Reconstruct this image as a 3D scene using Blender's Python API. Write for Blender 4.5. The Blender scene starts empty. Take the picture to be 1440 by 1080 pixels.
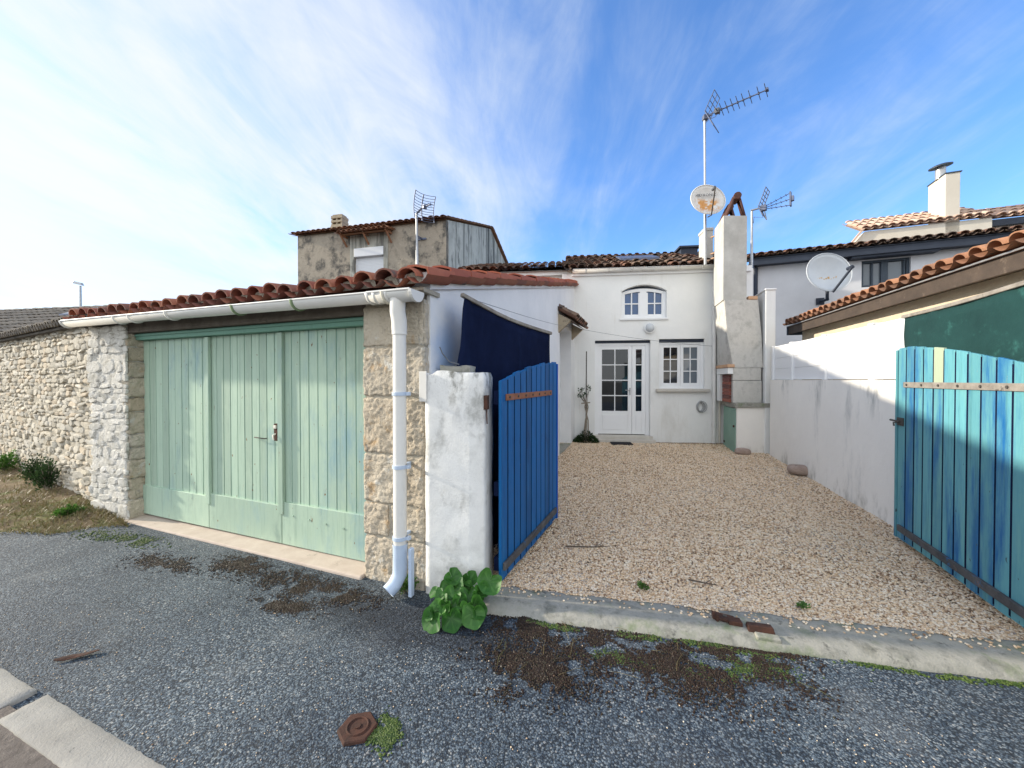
import bpy, bmesh, math, random
import numpy as np
from mathutils import Vector, Matrix, noise as mnoise
from mathutils.geometry import tessellate_polygon

S = bpy.context.scene
COL = S.collection
R = random.Random(7)
PI = math.pi
rad = math.radians

# ------------------------------------------------------------------ camera
H = 1.55                    # eye height
F = 541.0                   # focal length in pixels of a 1440 wide frame
PITCH = rad(0.64)
cam_d = bpy.data.cameras.new('camera')
cam_d.sensor_width = 36.0
cam_d.lens = 36.0 * F / 1440.0
cam_d.clip_start = 0.05
cam_d.clip_end = 3000
cam = bpy.data.objects.new('camera', cam_d)
COL.objects.link(cam)
cam.location = (0, 0, H)
cam.rotation_euler = (PI / 2 - PITCH, 0, 0)
S.camera = cam
FW = Vector((0, math.cos(PITCH), -math.sin(PITCH)))
UP = Vector((0, math.sin(PITCH), math.cos(PITCH)))
RT = Vector((1, 0, 0))


def ray(x, y):
    return FW + RT * ((x - 720) / F) - UP * ((y - 540) / F)


def P(x, y, d):
    """point seen at pixel x, y and at ground distance d along +Y"""
    r = ray(x, y)
    t = d / r.y
    return Vector((0, 0, H)) + r * t


def G(x, y, z=0.0):
    """point seen at pixel x, y lying at height z"""
    r = ray(x, y)
    t = (z - H) / r.z
    return Vector((0, 0, H)) + r * t


class Fr:
    """plan frame: a along U, b along W, z up"""
    def __init__(self, O, U, W, unit=True):
        self.O = Vector((O[0], O[1])); self.U = Vector((U[0], U[1])); self.W = Vector((W[0], W[1]))
        if unit:
            self.U.normalize(); self.W.normalize()

    def __call__(self, a, b, z):
        p = self.O + self.U * a + self.W * b
        return Vector((p.x, p.y, z))

    def hit(self, px, py=None, b=0.0, along='U'):
        """(a, z) of pixel on the vertical plane b = const"""
        O = self.O + self.W * b if along == 'U' else self.O + self.U * b
        D = self.U if along == 'U' else self.W
        r = ray(px, 540 if py is None else py)
        k = r.x / r.y
        s = (k * O.y - O.x) / (D.x - k * D.y)
        d = O.y + D.y * s
        return s, H + r.z * d / r.y


# ------------------------------------------------------------------ objects
ORG = {}


def tag(o, label=None, cat=None, group=None, kind=None):
    if label: o['label'] = label
    if cat: o['category'] = cat
    if group: o['group'] = group
    if kind: o['kind'] = kind
    return o


def thing(name, loc, label, cat, group=None):
    o = bpy.data.objects.new(name, None)
    COL.objects.link(o)
    o.location = loc
    o.empty_display_size = 0.1
    ORG[o.name] = Vector(loc)
    return tag(o, label, cat, group)


class MB:
    def __init__(self):
        self.v = []; self.f = []; self.m = []; self.r = []; self.s = []

    def add(self, vs, fs, mi=0, rnd=None, smooth=False):
        n = len(self.v)
        self.v += [tuple(v) for v in vs]
        if rnd is None: rnd = R.random()
        for f in fs:
            self.f.append(tuple(i + n for i in f)); self.m.append(mi); self.r.append(rnd); self.s.append(smooth)
        return self

    def hexa(self, p, mi=0, rnd=None):
        """8 points: bottom loop 0-3, top loop 4-7"""
        return self.add(p, [(3, 2, 1, 0), (4, 5, 6, 7), (0, 1, 5, 4), (1, 2, 6, 5), (2, 3, 7, 6), (3, 0, 4, 7)], mi, rnd)

    def box(self, fr, a0, a1, b0, b1, z0, z1, mi=0, rnd=None):
        c = [(a0, b0), (a1, b0), (a1, b1), (a0, b1)]
        return self.hexa([fr(a, b, z0) for a, b in c] + [fr(a, b, z1) for a, b in c], mi, rnd)

    def obox(self, c, ex, ey, ez, mi=0, rnd=None):
        c, ex, ey, ez = map(Vector, (c, ex, ey, ez))
        p = []
        for k in (-1, 1):
            for i, j in ((-1, -1), (1, -1), (1, 1), (-1, 1)):
                p.append(c + ex * i + ey * j + ez * k)
        return self.hexa(p, mi, rnd)

    def bar(self, p, q, w, h, mi=0, rnd=None, up=(0, 0, 1)):
        p = Vector(p); q = Vector(q)
        d = (q - p); L = d.length; d.normalize()
        x = d.cross(Vector(up))
        if x.length < 1e-4: x = d.cross(Vector((1, 0, 0)))
        x.normalize(); y = x.cross(d)
        return self.obox((p + q) / 2, d * L / 2, x * w / 2, y * h / 2, mi, rnd)

    def tube(self, pts, r, seg=10, mi=0, caps=True, rnd=None, smooth=True):
        pts = [Vector(p) for p in pts]
        n = len(pts)
        rs = r if isinstance(r, (list, tuple)) else [r] * n
        vs = []; fs = []
        t0 = (pts[1] - pts[0]).normalized()
        ref = Vector((0, 0, 1)) if abs(t0.z) < .9 else Vector((1, 0, 0))
        x = t0.cross(ref).normalized()
        for i in range(n):
            if i == 0: t = t0
            elif i == n - 1: t = (pts[i] - pts[i - 1]).normalized()
            else: t = ((pts[i + 1] - pts[i]).normalized() + (pts[i] - pts[i - 1]).normalized()).normalized()
            x = (x - t * x.dot(t)).normalized(); y = t.cross(x)
            for k in range(seg):
                a = 2 * PI * k / seg
                vs.append(pts[i] + (x * math.cos(a) + y * math.sin(a)) * rs[i])
        for i in range(n - 1):
            for k in range(seg):
                k2 = (k + 1) % seg
                fs.append((i * seg + k, i * seg + k2, (i + 1) * seg + k2, (i + 1) * seg + k))
        self.add(vs, fs, mi, rnd, smooth)
        if caps:
            self.add(vs[:seg], [tuple(range(seg))[::-1]], mi, rnd)
            self.add(vs[-seg:], [tuple(range(seg))], mi, rnd)
        return self

    def poly(self, pts, mi=0, rnd=None):
        tri = tessellate_polygon([[Vector(p) for p in pts]])
        return self.add(pts, [t for t in tri], mi, rnd)

    def wall(self, to3, outer, holes=(), thick=None, mi=0, back=False):
        """flat wall with holes; to3(a, z, b) -> 3D; reveals go to b = thick"""
        loops = [list(outer)] + [list(h) for h in holes]
        flat = [p for l in loops for p in l]
        tri = tessellate_polygon([[Vector((p[0], p[1], 0)) for p in l] for l in loops])
        rn = R.random()
        self.add([to3(p[0], p[1], 0) for p in flat], [tuple(t) for t in tri], mi, rn)
        if thick:
            for l in (loops if back else loops):
                n = len(l)
                for i in range(n):
                    p, q = l[i], l[(i + 1) % n]
                    self.add([to3(p[0], p[1], 0), to3(q[0], q[1], 0), to3(q[0], q[1], thick), to3(p[0], p[1], thick)], [(0, 1, 2, 3)], mi, rn)
            if back:
                self.add([to3(p[0], p[1], thick) for p in flat], [tuple(t) for t in tri], mi, rn)
        return self

    def build(self, name, mats, parent=None, bevel=0, segs=2, loc=None, recalc=True, kind=None):
        me = bpy.data.meshes.new(name)
        if not isinstance(mats, (list, tuple)): mats = [mats]
        arr = np.array(self.v, dtype=float)
        if parent is not None:
            org = ORG[parent.name]
        else:
            org = Vector(loc) if loc is not None else Vector((float((arr[:, 0].min() + arr[:, 0].max()) / 2), float((arr[:, 1].min() + arr[:, 1].max()) / 2), float(arr[:, 2].min())))
        arr = arr - np.array(org)
        me.from_pydata([tuple(p) for p in arr], [], self.f)
        for m in mats: me.materials.append(m)
        me.polygons.foreach_set('material_index', self.m)
        me.polygons.foreach_set('use_smooth', self.s)
        at = me.attributes.new('rnd', 'FLOAT', 'FACE')
        at.data.foreach_set('value', self.r)
        if recalc:
            bm = bmesh.new(); bm.from_mesh(me)
            bmesh.ops.recalc_face_normals(bm, faces=bm.faces)
            bm.to_mesh(me); bm.free()
        me.update()
        o = bpy.data.objects.new(name, me)
        COL.objects.link(o)
        if parent is not None:
            o.parent = parent
        else:
            o.location = org
        ORG[o.name] = Vector(org)
        if bevel:
            bm = bmesh.new(); bm.from_mesh(me)
            bmesh.ops.remove_doubles(bm, verts=bm.verts, dist=1e-5)
            bm.to_mesh(me); bm.free()
            md = o.modifiers.new('bevel', 'BEVEL'); md.width = bevel; md.segments = segs; md.limit_method = 'ANGLE'; md.angle_limit = rad(40)
            md.harden_normals = False
        if kind: o['kind'] = kind
        return o


# ------------------------------------------------------------------ materials
def rgb(c):
    return (c[0], c[1], c[2], 1.0)


class NT:
    def __init__(self, name):
        self.mat = bpy.data.materials.new(name)
        self.mat.use_nodes = True
        self.t = self.mat.node_tree
        self.t.nodes.clear()
        self.out = self.n('ShaderNodeOutputMaterial')
        self.b = self.n('ShaderNodeBsdfPrincipled')
        self.l(self.b.outputs[0], self.out.inputs[0])
        tc = self.n('ShaderNodeTexCoord')
        self.co = tc.outputs['Object']
        self.geo = None

    def n(self, ty, **kw):
        nd = self.t.nodes.new(ty)
        for k, v in kw.items(): setattr(nd, k, v)
        return nd

    def l(self, a, b): self.t.links.new(a, b)

    def put(self, sock, v):
        if hasattr(v, 'links') or isinstance(v, bpy.types.NodeSocket): self.l(v, sock)
        elif isinstance(v, (tuple, list)) and sock.type == 'RGBA': sock.default_value = rgb(v)
        else: sock.default_value = v

    def mapping(self, scale=(1, 1, 1), rot=(0, 0, 0), loc=(0, 0, 0)):
        m = self.n('ShaderNodeMapping')
        self.l(self.co, m.inputs[0])
        m.inputs['Scale'].default_value = scale; m.inputs['Rotation'].default_value = rot; m.inputs['Location'].default_value = loc
        return m.outputs[0]

    def noise(self, scale, detail=5, rough=.6, vec=None, dist=0.0):
        nd = self.n('ShaderNodeTexNoise')
        self.l(vec or self.co, nd.inputs['Vector'])
        nd.inputs['Scale'].default_value = scale; nd.inputs['Detail'].default_value = detail
        nd.inputs['Roughness'].default_value = rough; nd.inputs['Distortion'].default_value = dist
        return nd.outputs[0]

    def voro(self, scale, vec=None, feature='F1', rnd=1.0):
        nd = self.n('ShaderNodeTexVoronoi', feature=feature)
        self.l(vec or self.co, nd.inputs['Vector'])
        nd.inputs['Scale'].default_value = scale
        nd.inputs['Randomness'].default_value = rnd
        return nd

    def ramp(self, fac, stops, interp='LINEAR'):
        nd = self.n('ShaderNodeValToRGB')
        cr = nd.color_ramp; cr.interpolation = interp
        while len(cr.elements) < len(stops): cr.elements.new(.5)
        for e, (p, c) in zip(cr.elements, stops):
            e.position = p; e.color = rgb(c) if isinstance(c, (tuple, list)) else (c, c, c, 1)
        self.l(fac, nd.inputs[0])
        return nd.outputs[0]

    def mix(self, fac, a, b, mode='MIX'):
        nd = self.n('ShaderNodeMix', data_type='RGBA', blend_type=mode)
        self.put(nd.inputs[0], fac); self.put(nd.inputs[6], a); self.put(nd.inputs[7], b)
        return nd.outputs[2]

    def math(self, op, a, b=0.0, c=None, clamp=False):
        nd = self.n('ShaderNodeMath', operation=op); nd.use_clamp = clamp
        self.put(nd.inputs[0], a); self.put(nd.inputs[1], b)
        if c is not None: self.put(nd.inputs[2], c)
        return nd.outputs[0]

    def sm(self, v, lo, hi):
        nd = self.n('ShaderNodeMapRange', interpolation_type='SMOOTHSTEP')
        self.put(nd.inputs[0], v); nd.inputs[1].default_value = lo; nd.inputs[2].default_value = hi
        return nd.outputs[0]

    def z(self):
        if self.geo is None: self.geo = self.n('ShaderNodeNewGeometry')
        s = self.n('ShaderNodeSeparateXYZ'); self.l(self.geo.outputs['Position'], s.inputs[0])
        return s.outputs[2]

    def attr(self, name='rnd'):
        nd = self.n('ShaderNodeAttribute', attribute_name=name)
        return nd.outputs['Fac']

    def bump(self, h, strength, dist, prev=None):
        nd = self.n('ShaderNodeBump')
        nd.inputs['Strength'].default_value = strength; nd.inputs['Distance'].default_value = dist
        self.l(h, nd.inputs['Height'])
        if prev is not None: self.l(prev, nd.inputs['Normal'])
        return nd.outputs[0]

    def finish(self, col, rough=.8, normal=None, metal=0, spec=.5):
        self.put(self.b.inputs['Base Color'], col)
        self.put(self.b.inputs['Roughness'], rough)
        self.b.inputs['Metallic'].default_value = metal
        self.b.inputs['Specular IOR Level'].default_value = spec
        if normal is not None: self.l(normal, self.b.inputs['Normal'])
        return self.mat


def mk(name, cols, scale=3., detail=6, rough=.85, attr=None, stretch=(1, 1, 1), layers=(), bumps=((60, .3, .006),), metal=0, spec=.4):
    """generic weathered surface. cols: list of colours over a noise; attr: colours over the per-face random value;
    layers: (colour, scale, lo, hi, stretch[, (z0, z1)]) stains; bumps: (scale, strength, distance[, stretch])"""
    t = NT(name)
    vec = t.mapping(stretch)
    n = t.noise(scale, detail, .65, vec)
    k = len(cols)
    c = t.ramp(n, [(.28 + .44 * i / max(1, k - 1), cols[i]) for i in range(k)])
    if attr:
        m = len(attr)
        ca = t.ramp(t.attr(), [(i / m, attr[i]) for i in range(m)], 'CONSTANT')
        c = t.mix(.55, c, ca)
    for i, L in enumerate(layers):
        lc, ls, lo, hi, st = L[:5]
        lv = t.mapping(st, loc=(3.1 * i + 1, 7.7 * i, 1.3 * i))
        f = t.sm(t.noise(ls, 7, .68, lv), lo, hi)
        if len(L) > 5:
            f = t.math('MULTIPLY', f, t.sm(t.z(), L[5][0], L[5][1]))     # none at the first height, full at the second
        c = t.mix(f, c, lc)
    nr = None
    for B in bumps:
        bv = t.mapping(B[3]) if len(B) > 3 else None
        nr = t.bump(t.noise(B[0], 6, .6, bv), B[1], B[2], nr)
    return t.finish(c, rough, nr, metal, spec)
# ------------------------------------------------------------------ the palette
M = {}
grey_dirt = (.22, .22, .20)
M['render_white'] = mk('white_render', [(.74, .75, .74), (.82, .82, .80)], 1.2, 5, .9,
    layers=[((.62, .61, .57), 1.3, .54, .80, (1, 1, .35)), ((.56, .53, .46), 5, .60, .78, (2.2, 2.2, .10)), ((.42, .42, .38), 5, .60, .8, (1, 1, .4), (.75, .12))],
    bumps=((45, .25, .006), (6, .2, .02)))
M['render_side'] = mk('white_side_render', [(.70, .71, .71), (.80, .80, .79)], 1.5, 6, .9,
    layers=[((.55, .55, .52), 1.8, .6, .85, (1, 1, .3)), ((.34, .34, .31), 6, .55, .75, (1, 1, .35), (.6, .1))],
    bumps=((55, .35, .006), (7, .25, .02)))
M['pillar_white'] = mk('whitewashed_pillar', [(.60, .60, .58), (.78, .78, .76), (.70, .70, .69)], 4, 7, .92,
    layers=[((.40, .40, .38), 3.2, .50, .70, (1, 1, .8)), ((.16, .16, .14), 7, .46, .64, (1, 1, .5), (1.15, 1.6)), ((.25, .25, .22), 60, .70, .76, (1, 1, 1), (.5, .1))],
    bumps=((90, .5, .006), (9, .35, .02)))
M['wall_white'] = mk('white_boundary_wall', [(.82, .79, .74), (.90, .87, .81)], 1.4, 6, .9,
    layers=[((.30, .31, .30), 2.6, .52, .74, (1.6, 1.6, .45), (1.0, 1.5)), ((.50, .50, .48), 1.6, .58, .80, (1.3, 1.3, .35)), ((.40, .38, .33), 4, .5, .72, (1, 1, .4), (.42, .08))],
    bumps=((50, .3, .006), (5, .3, .025)))
M['hood'] = mk('roughcast_hood', [(.34, .33, .30), (.56, .54, .50), (.46, .45, .41)], 5, 8, .95,
    layers=[((.30, .30, .28), 2.2, .58, .78, (1, 1, .5))], bumps=((70, .6, .012), (14, .4, .02)))
M['flue'] = mk('flue_plaster', [(.38, .37, .34), (.58, .57, .53)], 2.5, 7, .95,
    layers=[((.30, .31, .30), 3, .52, .75, (1, 1, .4), (4.0, 5.0))], bumps=((60, .4, .008),))
M['stone'] = mk('rubble_stone', [(.36, .33, .27), (.56, .52, .43), (.66, .62, .53)], 9, 7, .95,
    attr=[(.42, .37, .29), (.52, .46, .36), (.33, .30, .25), (.45, .42, .37), (.50, .39, .27), (.37, .35, .31), (.56, .51, .43)],
    layers=[((.24, .23, .20), 14, .60, .74, (1, 1, 1))], bumps=((120, .55, .006), (30, .5, .012)))
M['mortar'] = mk('old_lime_mortar', [(.30, .27, .22), (.46, .42, .34)], 14, 7, .97, bumps=((70, .8, .012), (18, .5, .02)))
M['ashlar'] = mk('weathered_limestone', [(.30, .255, .19), (.54, .47, .37), (.64, .58, .48)], 5, 8, .95,
    attr=[(.54, .46, .35), (.58, .51, .40), (.50, .40, .28), (.56, .51, .43), (.50, .44, .35)],
    layers=[((.48, .34, .20), 5, .55, .68, (1, 1, 1)), ((.66, .64, .58), 7, .58, .68, (1, 1, 1)), ((.14, .13, .11), 60, .67, .73, (1, 1, 1)), ((.24, .23, .21), 7, .58, .70, (1, 1, .6))],
    bumps=((160, .8, .008), (45, 1.0, .02), (14, .6, .03)))
M['limewash'] = mk('flaking_limewash', [(.36, .34, .29), (.60, .58, .53), (.70, .68, .64)], 8, 8, .95,
    layers=[((.34, .32, .28), 12, .56, .68, (1, 1, .8))], bumps=((80, .8, .012), (22, .7, .03)))
M['old_render'] = mk('old_grey_render', [(.20, .175, .14), (.36, .315, .255), (.28, .245, .20)], 2.4, 8, .96,
    layers=[((.09, .085, .078), 1.6, .47, .62, (1, 1, .9)), ((.52, .47, .38), 7, .64, .72, (1, 1, 1)), ((.10, .10, .09), 12, .62, .70, (1, 1, .8))], bumps=((40, .5, .02), (9, .4, .04)))
M['gable_render'] = mk('streaked_grey_render', [(.34, .34, .30), (.50, .49, .44)], 2.0, 7, .96,
    layers=[((.06, .06, .057), 1.5, .48, .66, (1.5, 1.5, .07)), ((.13, .13, .12), 5, .50, .70, (1, 1, .25)), ((.20, .20, .18), 4, .56, .7, (1, 1, .2))], bumps=((40, .4, .02),))
M['cream_stone'] = mk('cream_stone_render', [(.52, .43, .31), (.66, .57, .43)], 3, 7, .95,
    layers=[((.50, .40, .28), 4, .60, .72, (1, 1, 1.5))], bumps=((35, .6, .015), (8, .4, .03)))  # the outbuilding wall's own cream stone colour
M['cream'] = mk('cream_render', [(.58, .53, .45), (.66, .61, .52)], 2, 5, .9, bumps=((50, .25, .006),))
M['lilac_wall'] = mk('pale_grey_render', [(.62, .62, .64), (.70, .70, .72)], 1.5, 5, .9, layers=[((.5, .5, .5), 1.5, .6, .85, (1, 1, .4))], bumps=((50, .25, .006),))
M['tile'] = mk('clay_canal_tile', [(.19, .07, .045), (.30, .115, .07)], 20, 6, .85,
    attr=[(.30, .09, .055), (.22, .065, .05), (.34, .135, .08), (.13, .065, .06), (.26, .10, .07), (.19, .09, .08)],
    layers=[((.10, .085, .08), 6, .56, .70, (1, 1, 1)), ((.30, .28, .24), 16, .64, .72, (1, 1, 1))], bumps=((90, .35, .004),))
M['tile_red'] = mk('red_verge_tile', [(.29, .085, .05), (.38, .125, .07)], 12, 6, .8,
    attr=[(.35, .10, .055), (.40, .13, .075), (.30, .085, .055)], layers=[((.16, .08, .06), 9, .62, .75, (1, 1, 1))], bumps=((90, .3, .004),))
M['tile_old'] = mk('lichened_roof_tile', [(.10, .075, .06), (.22, .13, .09)], 14, 6, .95,
    attr=[(.20, .10, .07), (.09, .075, .07), (.28, .13, .08), (.14, .11, .09), (.07, .06, .055), (.24, .17, .12)],
    layers=[((.06, .055, .05), 5, .54, .68, (1, 1, 1)), ((.33, .30, .24), 22, .64, .70, (1, 1, 1))], bumps=((90, .5, .006),))
M['tile_grey'] = mk('grey_roof_tile', [(.13, .115, .10), (.22, .20, .17)], 8, 6, .95,
    attr=[(.16, .14, .12), (.21, .18, .15), (.12, .11, .10), (.24, .21, .17)], layers=[((.07, .065, .06), 4, .56, .7, (1, 1, 1))], bumps=((90, .5, .006),))
M['tile_pink'] = mk('pale_roof_tile', [(.48, .33, .25), (.60, .44, .34)], 10, 6, .9,
    attr=[(.54, .36, .27), (.62, .47, .37), (.48, .31, .23)], bumps=((90, .3, .004),))
M['tile_brown'] = mk('brown_roof_tile', [(.26, .13, .08), (.44, .22, .12)], 10, 6, .9,
    attr=[(.22, .105, .065), (.13, .080, .06), (.30, .15, .085), (.10, .07, .058)], layers=[((.12, .10, .08), 7, .58, .7, (1, 1, 1))], bumps=((90, .4, .005),))


def paint(name, cols, worn, lo, hi, rough=.55, avar=.12, extra=(), specks=None, streak=None):
    t = NT(name)
    v = t.mapping((9, 9, .7))
    n = t.noise(5, 7, .7, v)
    c = t.ramp(n, [(.3, cols[0]), (.5, cols[1]), (.7, cols[2])])
    mv = t.math('MULTIPLY_ADD', t.attr(), 2 * avar, 1 - avar)
    cmb = t.n('ShaderNodeCombineColor')
    for i in range(3): t.l(mv, cmb.inputs[i])
    c = t.mix(1.0, c, cmb.outputs[0], 'MULTIPLY')
    for (ec, es, elo, ehi, est) in extra:
        c = t.mix(t.sm(t.noise(es, 7, .7, t.mapping(est, loc=(es, 1, 2))), elo, ehi), c, ec)
    if streak:
        c = t.mix(t.math('MULTIPLY', t.sm(t.noise(6, 7, .7, t.mapping((4, 4, .12), loc=(1, 8, 3))), .54, .70), .6), c, streak)
    if specks:
        c = t.mix(t.sm(t.noise(26, 3, .5, t.mapping((1, 1, .55), loc=(2, 5, 1))), .72, .75), c, specks)
    w = t.sm(t.noise(11, 8, .75, t.mapping((2.4, 2.4, .45), loc=(5, 2, 9))), lo, hi)
    c = t.mix(w, c, worn)
    nb = t.bump(t.noise(60, 5, .6, t.mapping((1, 1, .06))), .25, .004)
    nb = t.bump(w, .25, .002, nb)
    return t.finish(c, t.math('MULTIPLY_ADD', w, .3, rough), nb, 0, .22)


M['green_paint'] = paint('sage_green_paint', [(.31, .43, .34), (.40, .52, .41), (.36, .49, .39)], (.30, .25, .18), .64, .68,
    extra=[((.46, .58, .45), 3, .52, .75, (1, 1, .5)), ((.20, .28, .24), 2.5, .56, .8, (2, 2, .6)), ((.22, .36, .40), 1.4, .50, .75, (1, 1, .4))], specks=(.20, .12, .06), streak=(.22, .31, .25))
M['green_dark'] = paint('green_frame_paint', [(.12, .26, .20), (.15, .30, .23), (.13, .28, .22)], (.08, .12, .10), .62, .75)
M['blue_paint'] = paint('deep_blue_paint', [(.003, .072, .22), (.006, .110, .315), (.004, .090, .265)], (.22, .25, .26), .655, .70,
    extra=[((.014, .16, .38), 4, .52, .75, (3, 3, .4)), ((.003, .04, .13), 5, .54, .72, (3, 3, .5))], avar=.25, streak=(.004, .03, .09))
M['blue_end'] = paint('blue_edge_paint', [(.006, .06, .30), (.008, .08, .36), (.006, .06, .30)], (.02, .03, .08), .7, .8)
M['teal_paint'] = paint('blue_green_paint', [(.085, .27, .34), (.12, .34, .38), (.095, .29, .36)], (.26, .30, .26), .665, .71,
    extra=[((.17, .40, .38), 3, .50, .8, (2, 2, .5)), ((.012, .12, .32), 2.2, .46, .68, (2, 2, .30))], avar=.22, streak=(.04, .15, .17), specks=(.05, .10, .12))  # deep blue patches put the gate's shaded tone into its turquoise paint
M['pale_board'] = paint('pale_green_board', [(.38, .45, .32), (.43, .50, .36), (.40, .47, .34)], (.4, .4, .3), .68, .74)
M['grey_wood'] = mk('weathered_grey_wood', [(.16, .14, .12), (.34, .31, .27)], 5, 7, .9, stretch=(2, 2, 2), layers=[((.07, .06, .05), 9, .6, .7, (1, 1, 1))], bumps=((40, .5, .006),))
M['dark_wood'] = mk('dark_weathered_wood', [(.045, .045, .048), (.13, .125, .12)], 7, 7, .9, layers=[((.20, .13, .09), 9, .60, .70, (1, 1, 1)), ((.03, .12, .26), 6, .60, .70, (1, 1, 1))], bumps=((40, .6, .008),))
M['dark_beam'] = mk('dark_oak_beam', [(.075, .062, .05), (.15, .125, .10)], 6, 7, .9, layers=[((.03, .028, .025), 5, .56, .7, (1, 1, 1))], bumps=((30, .5, .01),))
M['rust'] = mk('rusty_iron', [(.030, .018, .014), (.10, .040, .024)], 18, 7, .9, layers=[((.06, .035, .03), 12, .58, .7, (1, 1, 1))], bumps=((120, .5, .003),))
M['rust_blue'] = mk('rusty_blue_iron', [(.20, .08, .045), (.36, .15, .08)], 14, 7, .85, layers=[((.05, .14, .32), 7, .58, .66, (1, 1, 1))], bumps=((120, .4, .003),))
M['pvc'] = mk('white_gutter_plastic', [(.64, .63, .60), (.74, .73, .70)], 3, 5, .45, layers=[((.36, .38, .36), 4, .62, .82, (1, 1, 1)), ((.50, .47, .38), 9, .66, .78, (1, 1, 1))], bumps=((50, .06, .002),))
M['pvc_blue'] = mk('grey_blue_plastic', [(.42, .52, .66), (.50, .58, .70)], 4, 5, .45, bumps=((50, .06, .002),))
M['pvc_old'] = mk('yellowed_gutter_plastic', [(.62, .58, .48), (.70, .68, .60)], 6, 5, .5, layers=[((.42, .36, .26), 7, .58, .75, (1, 1, 1))], bumps=((50, .06, .002),))
M['gut_green'] = mk('mossy_bracket', [(.12, .18, .10), (.22, .28, .16)], 20, 5, .8)
M['white_frame'] = mk('white_window_plastic', [(.78, .79, .80), (.82, .83, .84)], 2, 4, .35, bumps=((20, .03, .002),))
M['fence_pvc'] = mk('white_fence_plastic', [(.76, .77, .78), (.82, .82, .82)], 1.2, 4, .4, layers=[((.62, .62, .6), 2, .64, .85, (1, 1, .4))], bumps=((20, .04, .003),))
M['dark_frame'] = mk('dark_blue_grey_paint', [(.030, .045, .065), (.045, .065, .09)], 4, 4, .5, bumps=((20, .05, .002),))
M['fascia'] = mk('dark_fascia_paint', [(.018, .026, .045), (.030, .040, .062)], 3, 5, .6, bumps=((20, .08, .004),))
M['brown_wood'] = mk('brown_eave_wood', [(.042, .031, .025), (.085, .062, .047)], 5, 6, .8, layers=[((.17, .13, .10), 6, .6, .75, (1, 1, 1))], bumps=((30, .3, .006),))
M['concrete'] = mk('worn_concrete', [(.15, .15, .125), (.32, .31, .27), (.24, .24, .20)], 9, 8, .95,
    layers=[((.17, .20, .12), 3.5, .50, .68, (1, 1, 1)), ((.10, .10, .085), 11, .58, .70, (1, 1, 1)), ((.12, .115, .10), 40, .66, .72, (1, 1, 1)), ((.40, .38, .34), 8, .62, .75, (1, 1, 1))], bumps=((110, .5, .006), (25, .4, .012)))
M['sill'] = mk('pinkish_concrete_sill', [(.44, .36, .30), (.56, .48, .41)], 5, 7, .95, layers=[((.30, .26, .22), 9, .60, .72, (1, 1, 1)), ((.60, .56, .50), 14, .64, .74, (1, 1, 1))], bumps=((80, .4, .006),))
M['stone_sill'] = mk('stone_window_sill', [(.48, .45, .40), (.60, .57, .52)], 8, 6, .9)
M['slab'] = mk('pale_kerb_concrete', [(.27, .255, .225), (.39, .37, .33)], 5, 8, .95,
    layers=[((.10, .10, .09), 34, .66, .70, (1, 1, 1)), ((.26, .25, .22), 6, .58, .72, (1, 1, 1))], bumps=((120, .5, .005), (30, .3, .01)))
M['navy_cloth'] = mk('navy_tarpaulin', [(.004, .007, .024), (.009, .016, .050)], 3, 5, .95, stretch=(1, 1, .5), layers=[((.016, .034, .095), 2, .56, .8, (2, 2, .3))], bumps=((9, .35, .03), (250, .3, .002)), spec=.08)
M['green_cloth'] = mk('dark_green_tarpaulin', [(.006, .034, .034), (.011, .052, .050)], 3, 5, .9, layers=[((.16, .26, .24), 26, .70, .74, (1, 1, 1)), ((.03, .12, .11), 5, .58, .75, (1, 1, 1))], bumps=((7, .4, .03), (200, .2, .002)), spec=.3)
M['metal'] = mk('galvanised_metal', [(.34, .35, .36), (.48, .49, .50)], 12, 5, .45, metal=.7, bumps=((60, .1, .002),))
M['metal_dark'] = mk('dark_aerial_metal', [(.09, .11, .17), (.16, .18, .25)], 12, 4, .5, metal=.4, bumps=((60, .05, .002),))
M['dish'] = mk('pale_dish_enamel', [(.66, .65, .62), (.76, .75, .72)], 5, 5, .5, layers=[((.54, .52, .48), 5, .6, .8, (1, 1, 1))], bumps=((30, .03, .002),))
M['dish_grey'] = mk('grey_dish_enamel', [(.50, .53, .56), (.57, .60, .62)], 3, 5, .5, layers=[((.42, .44, .45), 4, .6, .8, (1, 1, 1))], bumps=((30, .03, .002),))
M['ink'] = mk('faded_lettering', [(.05, .05, .06), (.10, .10, .11)], 30, 3, .7, bumps=())
M['orange_ink'] = mk('faded_orange_mark', [(.50, .30, .10), (.60, .40, .18)], 30, 3, .7, bumps=())
M['shutter'] = mk('white_roller_shutter', [(.66, .68, .72), (.72, .74, .77)], 2, 4, .5)
M['cowl'] = mk('sooty_cowl_tile', [(.055, .030, .028), (.13, .055, .040)], 9, 6, .9, layers=[((.04, .03, .035), 6, .55, .7, (1, 1, 1))], bumps=((70, .4, .005),))
M['brick'] = mk('soot_stained_brick', [(.20, .07, .05), (.34, .13, .09)], 12, 6, .95, attr=[(.34, .13, .09), (.10, .05, .06), (.28, .10, .08), (.05, .04, .05)], bumps=((70, .5, .006),))
M['brick_pale'] = mk('pale_orange_brick', [(.48, .28, .16), (.60, .38, .24)], 10, 6, .95, bumps=((70, .5, .006),))
M['flue_brick'] = mk('old_chimney_block', [(.30, .25, .18), (.44, .37, .27)], 6, 6, .95, layers=[((.12, .10, .08), 7, .56, .7, (1, 1, 1))], bumps=((50, .5, .01),))
M['green_door'] = mk('pale_green_metal', [(.20, .34, .27), (.26, .41, .33)], 3, 5, .6, layers=[((.10, .15, .12), 4, .6, .75, (1, 1, .6))], bumps=((40, .1, .003),))
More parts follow.
